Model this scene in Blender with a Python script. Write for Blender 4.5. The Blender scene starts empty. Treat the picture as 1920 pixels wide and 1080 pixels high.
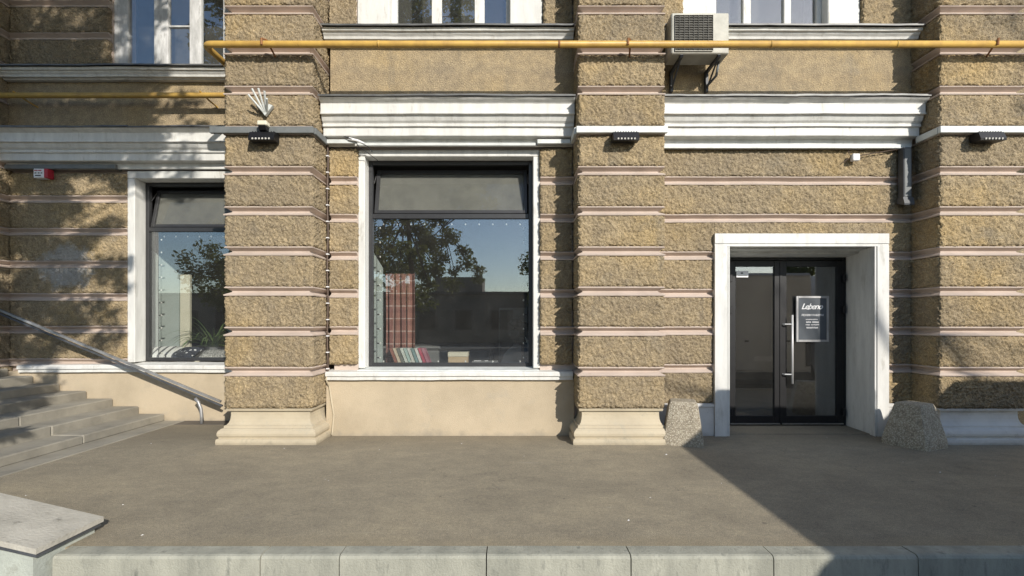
import bpy, math, random
import numpy as np
from mathutils import Vector

random.seed(7)
SC = bpy.context.scene
COL = SC.collection
R = math.radians

# ------------------------------------------------------------------ camera, sky, sun
cam_d = bpy.data.cameras.new('camera')
cam = bpy.data.objects.new('camera', cam_d)
COL.objects.link(cam)
cam.location = (0, 0, 1.6)
cam.rotation_euler = (R(90), 0, 0)
cam_d.sensor_width = 36
cam_d.lens = 36 * 900 / 1920
cam_d.shift_y = 63 / 1920
cam_d.clip_start = 0.05
cam_d.clip_end = 2000
SC.camera = cam

SUN = Vector((0.60, -1.0, 0.557)).normalized()
EL = math.asin(SUN.z)
world = bpy.data.worlds.new('World')
SC.world = world
world.use_nodes = True
wn = world.node_tree
wn.nodes.clear()
sky = wn.nodes.new('ShaderNodeTexSky')
sky.sky_type = 'NISHITA'
sky.sun_disc = False
sky.sun_elevation = EL
sky.sun_rotation = math.atan2(SUN.x, SUN.y)
sky.air_density = 1.0
sky.dust_density = 0.4
sky.ozone_density = 1.6
bg = wn.nodes.new('ShaderNodeBackground')
bg.inputs['Strength'].default_value = 0.14
wo = wn.nodes.new('ShaderNodeOutputWorld')
wn.links.new(sky.outputs[0], bg.inputs['Color'])
wn.links.new(bg.outputs[0], wo.inputs['Surface'])

sd = bpy.data.lights.new('sun', 'SUN')
sd.energy = 4.2
sd.angle = R(0.5)
sd.color = (1.0, 0.94, 0.85)
sun = bpy.data.objects.new('sun', sd)
COL.objects.link(sun)
sun.rotation_euler = SUN.to_track_quat('Z', 'Y').to_euler()
sun.location = SUN * 40

SC.view_settings.view_transform = 'Standard'
SC.view_settings.look = 'None'
SC.view_settings.exposure = 0.28
SC.view_settings.gamma = 1.0
SC.view_settings.use_curve_mapping = False

# ------------------------------------------------------------------ materials
def new_mat(name):
    m = bpy.data.materials.new(name)
    m.use_nodes = True
    nt = m.node_tree
    b = nt.nodes['Principled BSDF']
    return m, nt, b

def N(nt, t, **kw):
    n = nt.nodes.new(t)
    for k, v in kw.items():
        setattr(n, k, v)
    return n

def noise(nt, vec, scale, detail=4, rough=0.55, dist=0.0):
    n = N(nt, 'ShaderNodeTexNoise')
    n.inputs['Scale'].default_value = scale
    n.inputs['Detail'].default_value = detail
    n.inputs['Roughness'].default_value = rough
    n.inputs['Distortion'].default_value = dist
    nt.links.new(vec, n.inputs['Vector'])
    return n.outputs['Fac']

def ramp(nt, fac, stops):
    r = N(nt, 'ShaderNodeValToRGB')
    el = r.color_ramp.elements
    while len(el) < len(stops):
        el.new(0.5)
    for e, (p, c) in zip(el, stops):
        e.position = p
        e.color = (c[0], c[1], c[2], 1) if len(c) == 3 else c
    nt.links.new(fac, r.inputs['Fac'])
    return r.outputs['Color']

def mixc(nt, fac, a, b, mode='MIX'):
    m = N(nt, 'ShaderNodeMix', data_type='RGBA', blend_type=mode)
    for sock, val in ((m.inputs[0], fac), (m.inputs[6], a), (m.inputs[7], b)):
        if isinstance(val, (int, float)):
            sock.default_value = val
        elif isinstance(val, tuple):
            sock.default_value = (val[0], val[1], val[2], 1)
        else:
            nt.links.new(val, sock)
    return m.outputs[2]

def math_n(nt, op, a, b=None, clamp=False):
    m = N(nt, 'ShaderNodeMath', operation=op, use_clamp=clamp)
    for i, v in enumerate((a, b)):
        if v is None:
            continue
        if isinstance(v, (int, float)):
            m.inputs[i].default_value = v
        else:
            nt.links.new(v, m.inputs[i])
    return m.outputs[0]

def pos(nt):
    return N(nt, 'ShaderNodeNewGeometry').outputs['Position']

def objc(nt):
    return N(nt, 'ShaderNodeTexCoord').outputs['Object']

def bump(nt, b, h, strength=0.4, dist=0.01):
    bn = N(nt, 'ShaderNodeBump')
    bn.inputs['Strength'].default_value = strength
    bn.inputs['Distance'].default_value = dist
    nt.links.new(h, bn.inputs['Height'])
    nt.links.new(bn.outputs[0], b.inputs['Normal'])

def mat(name, c1, c2=None, scale=3.0, rough=0.7, bstr=0.0, bscale=60, bdist=0.004, metal=0.0, spec=0.4, c3=None, stretch=None, dirt=None):
    m, nt, b = new_mat(name)
    b.inputs['Roughness'].default_value = rough
    b.inputs['Metallic'].default_value = metal
    b.inputs['Specular IOR Level'].default_value = spec
    p = pos(nt)
    if stretch:
        mp = N(nt, 'ShaderNodeMapping')
        mp.inputs['Scale'].default_value = stretch
        nt.links.new(p, mp.inputs['Vector'])
        p = mp.outputs[0]
    if c2 is None:
        c2 = tuple(x * 0.82 for x in c1)
    f = noise(nt, p, scale, 6, 0.62)
    stops = [(0.34, c2), (0.62, c1)] if c3 is None else [(0.3, c2), (0.5, c1), (0.68, c3)]
    c = ramp(nt, f, stops)
    if dirt:
        f2 = noise(nt, p, dirt[1], 8, 0.7)
        c = mixc(nt, ramp(nt, f2, [(dirt[2], (0, 0, 0)), (dirt[3], (1, 1, 1))]), c, dirt[0])
    nt.links.new(c, b.inputs['Base Color'])
    if bstr:
        bump(nt, b, noise(nt, pos(nt), bscale, 4, 0.6), bstr, bdist)
    return m

M = {}

def make_stucco(name, worm=True):
    m, nt, b = new_mat(name)
    b.inputs['Roughness'].default_value = 0.92
    b.inputs['Specular IOR Level'].default_value = 0.15
    p = pos(nt)
    base = ramp(nt, noise(nt, p, 0.75, 5, 0.6), [(0.34, (.35, .288, .2)), (0.52, (.395, .318, .208)), (0.70, (.45, .342, .188))])
    tone = ramp(nt, noise(nt, p, 9, 6, 0.7), [(0.3, (.72, .72, .74)), (0.7, (1.15, 1.13, 1.08))])
    c = mixc(nt, 1.0, base, tone, 'MULTIPLY')
    grain = ramp(nt, noise(nt, p, 85, 3, 0.6), [(0.3, (.6, .58, .55)), (0.52, (1, 1, 1)), (0.70, (1.6, 1.56, 1.46))])
    c = mixc(nt, 0.85, c, grain, 'MULTIPLY')
    oi = N(nt, 'ShaderNodeObjectInfo')
    c = mixc(nt, 1.0, c, ramp(nt, oi.outputs['Random'], [(0.0, (.9, .905, .92)), (0.5, (1, 1, 1)), (1.0, (1.06, 1.045, 1.0))]), 'MULTIPLY')
    # damp runs below the joints
    mpv = N(nt, 'ShaderNodeMapping')
    mpv.inputs['Scale'].default_value = (5.5, 5.5, .5)
    nt.links.new(p, mpv.inputs['Vector'])
    run = ramp(nt, noise(nt, mpv.outputs[0], 1.0, 6, .65), [(.56, (0, 0, 0)), (.72, (1, 1, 1))])
    c = mixc(nt, math_n(nt, 'MULTIPLY', run, .4), c, (.22, .19, .145))
    # grey soot blotches
    soot = ramp(nt, noise(nt, p, 1.7, 7, 0.65, 0.4), [(0.58, (0, 0, 0)), (0.74, (1, 1, 1))])
    c = mixc(nt, math_n(nt, 'MULTIPLY', soot, 0.5), c, (.2, .19, .165))
    # pale scrubbed patch on the far bay (removed graffiti)
    vm = N(nt, 'ShaderNodeVectorMath', operation='SUBTRACT')
    nt.links.new(p, vm.inputs[0])
    vm.inputs[1].default_value = (-7.2, 7.74, 2.48)
    vs = N(nt, 'ShaderNodeVectorMath', operation='MULTIPLY')
    nt.links.new(vm.outputs[0], vs.inputs[0])
    vs.inputs[1].default_value = (1.6, 1, 2.2)
    vl = N(nt, 'ShaderNodeVectorMath', operation='LENGTH')
    nt.links.new(vs.outputs[0], vl.inputs[0])
    d = math_n(nt, 'ADD', vl.outputs['Value'], math_n(nt, 'MULTIPLY', noise(nt, p, 7, 5, 0.7), 1.3))
    k = ramp(nt, d, [(0.0, (1, 1, 1)), (1.0, (1, 1, 1))])
    mr = N(nt, 'ShaderNodeMapRange')
    mr.inputs['From Min'].default_value = 1.5
    mr.inputs['From Max'].default_value = 1.15
    nt.links.new(d, mr.inputs['Value'])
    c = mixc(nt, math_n(nt, 'MULTIPLY', mr.outputs[0], 0.75), c, (.5, .49, .47))
    nt.links.new(c, b.inputs['Base Color'])
    if worm:
        h = math_n(nt, 'ADD', noise(nt, p, 38, 3, 0.55, 1.2), math_n(nt, 'MULTIPLY', noise(nt, p, 120, 2, 0.5), 0.4))
        bump(nt, b, h, 1.0, 0.022)
    else:
        bump(nt, b, noise(nt, p, 60, 3, 0.6), 0.9, 0.02)
    return m

M['stucco'] = make_stucco('rusticated_stucco')
M['pebble'] = make_stucco('fine_stucco', False)
M['pink'] = mat('pink_paint', (.56, .465, .395), (.46, .38, .32), 2.2, .75, .3, 40, .003, dirt=((.36, .29, .23), 6, .6, .8))
M['white'] = mat('white_paint', (.70, .695, .66), (.58, .575, .545), 2.5, .6, .35, 22, .006, stretch=(3.2, 3.2, .7), dirt=((.36, .34, .29), 3, .57, .8))
M['apron'] = mat('beige_render', (.50, .415, .295), (.41, .34, .24), 1.4, .9, .8, 85, .007, dirt=((.40, .35, .27), 3, .58, .8))
M['cream'] = mat('cream_plinth', (.52, .45, .325), (.43, .37, .27), 2.5, .75, .35, 30, .005, dirt=((.36, .33, .26), 5, .56, .78))
M['plinth_grey'] = mat('greyish_plinth', (.64, .63, .60), (.5, .49, .47), 2.5, .75, .3, 30, .005, dirt=((.36, .34, .3), 4, .58, .8))
M['flashing'] = mat('zinc_flashing', (.16, .16, .155), (.1, .1, .1), 5, .5, .2, 15, .005, metal=.3)
M['anthracite'] = mat('anthracite_frame', (.035, .036, .038), (.028, .028, .03), 8, .4, spec=.5)
M['black'] = mat('black_metal', (.012, .012, .013), (.008, .008, .009), 8, .45, spec=.35)
M['grey_trunk'] = mat('grey_trunking', (.17, .18, .18), (.13, .14, .14), 6, .55)
M['white_trunk'] = mat('white_trunking', (.66, .68, .66), (.52, .54, .52), 5, .5)
M['dark_grey'] = mat('dark_grey_metal', (.085, .09, .1), (.06, .065, .07), 6, .5)
M['yellow'] = mat('yellow_gas_paint', (.58, .37, .09), (.44, .27, .075), 6, .45, .15, 30, .003, dirt=((.26, .15, .05), 9, .6, .75))
M['rust'] = mat('rusty_bracket', (.32, .15, .06), (.18, .08, .035), 12, .8)
M['steel'] = mat('brushed_steel', (.6, .6, .6), (.5, .5, .5), 20, .3, metal=.9)
M['satin'] = mat('satin_steel', (.66, .66, .65), (.62, .62, .61), 20, .4, metal=.2)
M['rail'] = mat('painted_rail', (.4, .4, .4), (.26, .26, .26), 5, .45, metal=.5, dirt=((.2, .17, .14), 8, .6, .8))
M['ac_plastic'] = mat('aged_white_plastic', (.54, .525, .455), (.41, .40, .345), 5, .6, dirt=((.36, .33, .26), 7, .56, .8))
M['ac_fin'] = mat('dusty_coil', (.13, .125, .11), (.07, .068, .06), 20, .8)
M['asphalt'] = None
M['concrete'] = mat('concrete', (.41, .405, .335), (.27, .27, .225), 4.5, .9, .6, 70, .008, stretch=(1.6, 1.6, .5), dirt=((.17, .175, .15), 9, .52, .72))
M['cap_stone'] = mat('worn_cap_stone', (.50, .475, .41), (.37, .35, .30), 3.0, .9, .6, 45, .01, dirt=((.2, .19, .16), 7, .58, .72))
M['mint_wall'] = mat('pale_mint_wall', (.46, .49, .43), (.35, .37, .33), 3.0, .9, .5, 50, .008, dirt=((.25, .25, .21), 6, .56, .75))
M['stone_step'] = mat('grey_step_stone', (.33, .305, .25), (.22, .205, .17), 2.0, .85, .35, 60, .004, dirt=((.18, .17, .15), 4, .56, .8))
M['interior'] = mat('dark_interior', (.10, .097, .09), (.07, .068, .064), 1.0, .9)
M['interior_floor'] = mat('interior_floor', (.12, .105, .09), (.09, .08, .07), 2.0, .6)
M['blind'] = mat('taupe_blind', (.15, .145, .13), (.11, .108, .1), 3, .8)
M['sage'] = mat('sage_panel', (.42, .47, .44), (.38, .43, .40), 2, .7)
M['ivory'] = mat('ivory_panel', (.74, .70, .55), (.68, .64, .5), 2, .7)
M['bulb'] = mat('clear_bulb', (.85, .84, .78), (.8, .79, .73), 10, .12, spec=.8)
M['paper'] = mat('white_paper', (.8, .8, .8), (.74, .74, .74), 8, .8)
M['red'] = mat('red_plastic', (.45, .03, .05), (.38, .025, .04), 8, .5)
M['sign_face'] = mat('slate_sign_face', (.085, .097, .11), (.07, .08, .092), 4, .35)
M['cable'] = mat('brown_cable', (.11, .075, .055), (.08, .055, .04), 12, .6)
M['bark'] = mat('bark', (.13, .1, .075), (.07, .055, .04), 9, .95, .8, 20, .03)
M['road'] = mat('road_asphalt', (.075, .073, .07), (.055, .054, .052), 1.5, .9, .5, 60, .006)
M['van_white'] = mat('van_white_paint', (.62, .63, .64), (.58, .59, .6), 2, .3, spec=.5)
M['rubber'] = mat('tyre_rubber', (.02, .02, .02), (.015, .015, .015), 8, .85)
M['opp_wall'] = mat('opposite_render', (.24, .2, .16), (.18, .15, .12), .8, .9)
M['opp_roof'] = mat('opposite_roof', (.12, .1, .09), (.09, .08, .07), 1.0, .8)
M['cardboard'] = mat('cardboard', (.56, .43, .27), (.48, .36, .22), 4, .8)
M['grey_box'] = mat('grey_box', (.22, .225, .22), (.17, .175, .17), 4, .7)
M['charcoal'] = mat('charcoal_cloth', (.045, .045, .048), (.025, .025, .027), 14, .95, .4, 60, .004)

def N_val(nt, col):
    s = N(nt, 'ShaderNodeSeparateColor')
    nt.links.new(col, s.inputs[0])
    return s.outputs[0]

def make_asphalt():
    m, nt, b = new_mat('worn_asphalt')
    b.inputs['Roughness'].default_value = .88
    b.inputs['Specular IOR Level'].default_value = .3
    p = pos(nt)
    mp = N(nt, 'ShaderNodeMapping')
    mp.inputs['Scale'].default_value = (.8, 1.1, 1)
    mp.inputs['Rotation'].default_value = (0, 0, .3)
    nt.links.new(p, mp.inputs['Vector'])
    q = mp.outputs[0]
    c = ramp(nt, noise(nt, q, .9, 6, .6, .5), [(.3, (.245, .218, .168)), (.52, (.305, .27, .205)), (.72, (.36, .314, .23))])
    t = ramp(nt, noise(nt, q, 6, 7, .7), [(.3, (.84, .84, .85)), (.7, (1.12, 1.11, 1.08))])
    c = mixc(nt, 1.0, c, t, 'MULTIPLY')
    g = ramp(nt, noise(nt, p, 160, 2, .5), [(.3, (.5, .5, .5)), (.52, (1, 1, 1)), (.72, (1.7, 1.66, 1.58))])
    c = mixc(nt, .8, c, g, 'MULTIPLY')
    g2 = ramp(nt, noise(nt, p, 34, 5, .7), [(.3, (.8, .8, .8)), (.7, (1.2, 1.19, 1.16))])
    c = mixc(nt, 1.0, c, g2, 'MULTIPLY')
    # scuffs
    mp2 = N(nt, 'ShaderNodeMapping')
    mp2.inputs['Scale'].default_value = (.7, 5, 1)
    mp2.inputs['Rotation'].default_value = (0, 0, .5)
    nt.links.new(p, mp2.inputs['Vector'])
    s = ramp(nt, noise(nt, mp2.outputs[0], 2.2, 4, .6), [(.66, (0, 0, 0)), (.76, (1, 1, 1))])
    c = mixc(nt, math_n(nt, 'MULTIPLY', s, .35), c, (.4, .38, .34))
    dk = ramp(nt, noise(nt, q, 2.6, 8, .75, 1.5), [(.64, (0, 0, 0)), (.74, (1, 1, 1))])
    c = mixc(nt, math_n(nt, 'MULTIPLY', dk, .5), c, (.11, .1, .085))
    vc = N(nt, 'ShaderNodeTexVoronoi', feature='DISTANCE_TO_EDGE')
    vc.inputs['Scale'].default_value = .55
    nn = N(nt, 'ShaderNodeTexNoise'); nn.inputs['Scale'].default_value = 2.2; nn.inputs['Detail'].default_value = 6
    nt.links.new(p, nn.inputs['Vector'])
    dm = N(nt, 'ShaderNodeVectorMath', operation='ADD')
    nt.links.new(p, dm.inputs[0]); nt.links.new(nn.outputs['Color'], dm.inputs[1])
    nt.links.new(dm.outputs[0], vc.inputs['Vector'])
    ck = ramp(nt, vc.outputs['Distance'], [(.002, (1, 1, 1)), (.007, (0, 0, 0))])
    cb = ramp(nt, noise(nt, p, .8, 3, .6), [(.5, (0, 0, 0)), (.58, (1, 1, 1))])
    c = mixc(nt, math_n(nt, 'MULTIPLY', math_n(nt, 'MULTIPLY', ck, cb), .35), c, (.11, .1, .08))
    # grit and dark spots of trodden gum
    vg = N(nt, 'ShaderNodeTexVoronoi'); vg.inputs['Scale'].default_value = 4.5
    nt.links.new(p, vg.inputs['Vector'])
    gm = math_n(nt, 'LESS_THAN', math_n(nt, 'ADD', vg.outputs['Distance'], math_n(nt, 'MULTIPLY', N_val(nt, vg.outputs['Color']), .25)), .085)
    c = mixc(nt, math_n(nt, 'MULTIPLY', gm, .6), c, (.1, .09, .075))
    # dirt gathered along the wall foot
    sy = N(nt, 'ShaderNodeSeparateXYZ'); nt.links.new(p, sy.inputs[0])
    mw = N(nt, 'ShaderNodeMapRange'); mw.inputs['From Min'].default_value = 6.2; mw.inputs['From Max'].default_value = 7.1
    nt.links.new(math_n(nt, 'ADD', sy.outputs[1], math_n(nt, 'MULTIPLY', noise(nt, p, 2.5, 5, .65), .5)), mw.inputs['Value'])
    c = mixc(nt, math_n(nt, 'MULTIPLY', mw.outputs[0], .55), c, (.17, .145, .105))
    # sandy dust gathered against the kerb
    sx = N(nt, 'ShaderNodeSeparateXYZ')
    nt.links.new(p, sx.inputs[0])
    mr = N(nt, 'ShaderNodeMapRange')
    mr.inputs['From Min'].default_value = 3.85
    mr.inputs['From Max'].default_value = 3.4
    nt.links.new(math_n(nt, 'ADD', sx.outputs[1], math_n(nt, 'MULTIPLY', noise(nt, p, 1.4, 4, .6), .5)), mr.inputs['Value'])
    c = mixc(nt, math_n(nt, 'MULTIPLY', mr.outputs[0], .8), c, (.33, .27, .17))
    nt.links.new(c, b.inputs['Base Color'])
    bump(nt, b, noise(nt, p, 90, 4, .7), .6, .008)
    return m
M['asphalt'] = make_asphalt()

def make_aggregate():
    m, nt, b = new_mat('pebble_concrete')
    b.inputs['Roughness'].default_value = .85
    p = objc(nt)
    v = N(nt, 'ShaderNodeTexVoronoi')
    v.inputs['Scale'].default_value = 62
    nt.links.new(p, v.inputs['Vector'])
    c = ramp(nt, N_val(nt, v.outputs['Color']), [(.05, (.30, .26, .2)), (.45, (.43, .38, .295)), (.95, (.54, .49, .39))])
    e = ramp(nt, v.outputs['Distance'], [(.3, (1, 1, 1)), (.6, (.72, .70, .66))])
    c = mixc(nt, 1, c, e, 'MULTIPLY')
    nt.links.new(c, b.inputs['Base Color'])
    inv = math_n(nt, 'SUBTRACT', 1.0, v.outputs['Distance'])
    bump(nt, b, inv, .6, .009)
    return m

M['aggregate'] = make_aggregate()

def add_splash(m, colr, height):
    nt = m.node_tree; b = nt.nodes['Principled BSDF']
    src = b.inputs['Base Color'].links[0].from_socket
    p = pos(nt)
    sx = N(nt, 'ShaderNodeSeparateXYZ'); nt.links.new(p, sx.inputs[0])
    f = math_n(nt, 'ADD', sx.outputs[2], math_n(nt, 'MULTIPLY', noise(nt, p, 5, 7, .7), -height * 1.6))
    mr = N(nt, 'ShaderNodeMapRange')
    mr.inputs['From Min'].default_value = -height * .45; mr.inputs['From Max'].default_value = -height * 1.0
    nt.links.new(f, mr.inputs['Value'])
    c = mixc(nt, math_n(nt, 'MULTIPLY', mr.outputs[0], .75), src, colr)
    # hairline cracks
    v = N(nt, 'ShaderNodeTexVoronoi', feature='DISTANCE_TO_EDGE')
    v.inputs['Scale'].default_value = 1.3
    dm = N(nt, 'ShaderNodeVectorMath', operation='ADD')
    nn = N(nt, 'ShaderNodeTexNoise'); nn.inputs['Scale'].default_value = 3.5; nn.inputs['Detail'].default_value = 5
    nt.links.new(p, nn.inputs['Vector'])
    nt.links.new(p, dm.inputs[0]); nt.links.new(nn.outputs['Color'], dm.inputs[1])
    nt.links.new(dm.outputs[0], v.inputs['Vector'])
    k = ramp(nt, v.outputs['Distance'], [(.002, (1, 1, 1)), (.006, (0, 0, 0))])
    br = ramp(nt, noise(nt, p, 1.1, 3, .6), [(.5, (0, 0, 0)), (.6, (1, 1, 1))])
    c = mixc(nt, math_n(nt, 'MULTIPLY', math_n(nt, 'MULTIPLY', k, br), .55), c, colr)
    nt.links.new(c, b.inputs['Base Color'])
add_splash(M['apron'], (.27, .24, .19), .22)
add_splash(M['cream'], (.25, .22, .165), .16)
add_splash(M['plinth_grey'], (.3, .29, .27), .16)

def make_glass(name, refl, tint):
    m = bpy.data.materials.new(name)
    m.use_nodes = True
    nt = m.node_tree
    nt.nodes.clear()
    o = N(nt, 'ShaderNodeOutputMaterial')
    t = N(nt, 'ShaderNodeBsdfTransparent')
    t.inputs[0].default_value = (*tint, 1)
    g = N(nt, 'ShaderNodeBsdfGlossy')
    g.inputs['Roughness'].default_value = 0.006
    g.inputs['Color'].default_value = (.92, .96, 1, 1)
    geo = N(nt, 'ShaderNodeNewGeometry')
    dt = N(nt, 'ShaderNodeVectorMath', operation='DOT_PRODUCT')
    nt.links.new(geo.outputs['Normal'], dt.inputs[0]); nt.links.new(geo.outputs['Incoming'], dt.inputs[1])
    sch = math_n(nt, 'POWER', math_n(nt, 'SUBTRACT', 1.0, math_n(nt, 'ABSOLUTE', dt.outputs['Value']), True), 5.0)
    fac = math_n(nt, 'ADD', refl, math_n(nt, 'MULTIPLY', sch, 1 - refl))
    bn = N(nt, 'ShaderNodeBump')
    bn.inputs['Strength'].default_value = .02
    bn.inputs['Distance'].default_value = .01
    nt.links.new(noise(nt, pos(nt), 1.3, 2, .5), bn.inputs['Height'])
    nt.links.new(bn.outputs[0], g.inputs['Normal'])
    mx = N(nt, 'ShaderNodeMixShader')
    nt.links.new(fac, mx.inputs[0])
    nt.links.new(t.outputs[0], mx.inputs[1])
    nt.links.new(g.outputs[0], mx.inputs[2])
    df = N(nt, 'ShaderNodeBsdfDiffuse'); df.inputs[0].default_value = (.75, .73, .68, 1)
    m2 = N(nt, 'ShaderNodeMixShader')
    nt.links.new(math_n(nt, 'MULTIPLY', noise(nt, pos(nt), 2.2, 6, .7), .024), m2.inputs[0])
    nt.links.new(mx.outputs[0], m2.inputs[1]); nt.links.new(df.outputs[0], m2.inputs[2])
    nt.links.new(m2.outputs[0], o.inputs['Surface'])
    return m
M['glass'] = make_glass('shop_glass', .145, (.95, .96, .955))
M['dark_glass'] = make_glass('door_glass', .16, (.8, .81, .82))
M['vent_glass'] = make_glass('vent_glass', .02, (.94, .95, .94))

def make_plaid():
    m, nt, b = new_mat('plaid_cloth')
    b.inputs['Roughness'].default_value = .95
    s = N(nt, 'ShaderNodeSeparateXYZ')
    nt.links.new(objc(nt), s.inputs[0])
    def band(sock, period, width, off):
        a = math_n(nt, 'MODULO', math_n(nt, 'ADD', sock, 50 + off), period)
        return math_n(nt, 'LESS_THAN', a, width)
    c = mixc(nt, math_n(nt, 'MULTIPLY', band(s.outputs[0], .2, .07, 0), .55), (.34, .17, .135), (.17, .075, .07))
    c = mixc(nt, math_n(nt, 'MULTIPLY', band(s.outputs[2], .2, .07, 0), .4), c, (.2, .09, .08))
    c = mixc(nt, math_n(nt, 'MULTIPLY', band(s.outputs[2], .2, .016, .1), .7), c, (.6, .5, .44))
    c = mixc(nt, math_n(nt, 'MULTIPLY', band(s.outputs[0], .2, .014, .12), .6), c, (.55, .45, .4))
    nt.links.new(c, b.inputs['Base Color'])
    return m
M['plaid'] = make_plaid()

def make_stripe():
    m, nt, b = new_mat('striped_cloth')
    b.inputs['Roughness'].default_value = .95
    w = N(nt, 'ShaderNodeTexWave')
    w.inputs['Scale'].default_value = 3.2
    w.inputs['Distortion'].default_value = 1.2
    nt.links.new(objc(nt), w.inputs['Vector'])
    nt.links.new(ramp(nt, w.outputs['Fac'], [(.22, (.05, .055, .07)), (.3, (.76, .76, .73))]), b.inputs['Base Color'])
    return m
M['stripe'] = make_stripe()

def make_dots():
    m, nt, b = new_mat('dotted_cloth')
    b.inputs['Roughness'].default_value = .95
    v = N(nt, 'ShaderNodeTexVoronoi')
    v.inputs['Scale'].default_value = 13
    v.inputs['Randomness'].default_value = .45
    nt.links.new(objc(nt), v.inputs['Vector'])
    nt.links.new(ramp(nt, v.outputs['Distance'], [(.24, (.75, .75, .75)), (.3, (.035, .04, .06))]), b.inputs['Base Color'])
    return m
M['dots'] = make_dots()

def make_leaf(name, c1, c2):
    m, nt, b = new_mat(name)
    b.inputs['Roughness'].default_value = .55
    nt.links.new(ramp(nt, noise(nt, pos(nt), 5, 3, .6), [(.35, c1), (.65, c2)]), b.inputs['Base Color'])
    return m
M['leaf'] = make_leaf('street_leaf', (.06, .085, .022), (.14, .145, .04))
def _translucent(m):
    nt = m.node_tree
    b = nt.nodes['Principled BSDF']; o = nt.nodes['Material Output']
    t = N(nt, 'ShaderNodeBsdfTranslucent'); t.inputs[0].default_value = (.22, .23, .05, 1)
    mx = N(nt, 'ShaderNodeMixShader'); mx.inputs[0].default_value = .4
    nt.links.new(b.outputs[0], mx.inputs[1]); nt.links.new(t.outputs[0], mx.inputs[2])
    nt.links.new(mx.outputs[0], o.inputs['Surface'])
_translucent(M['leaf'])
M['palm'] = make_leaf('palm_leaf', (.05, .1, .025), (.13, .19, .06))

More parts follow.
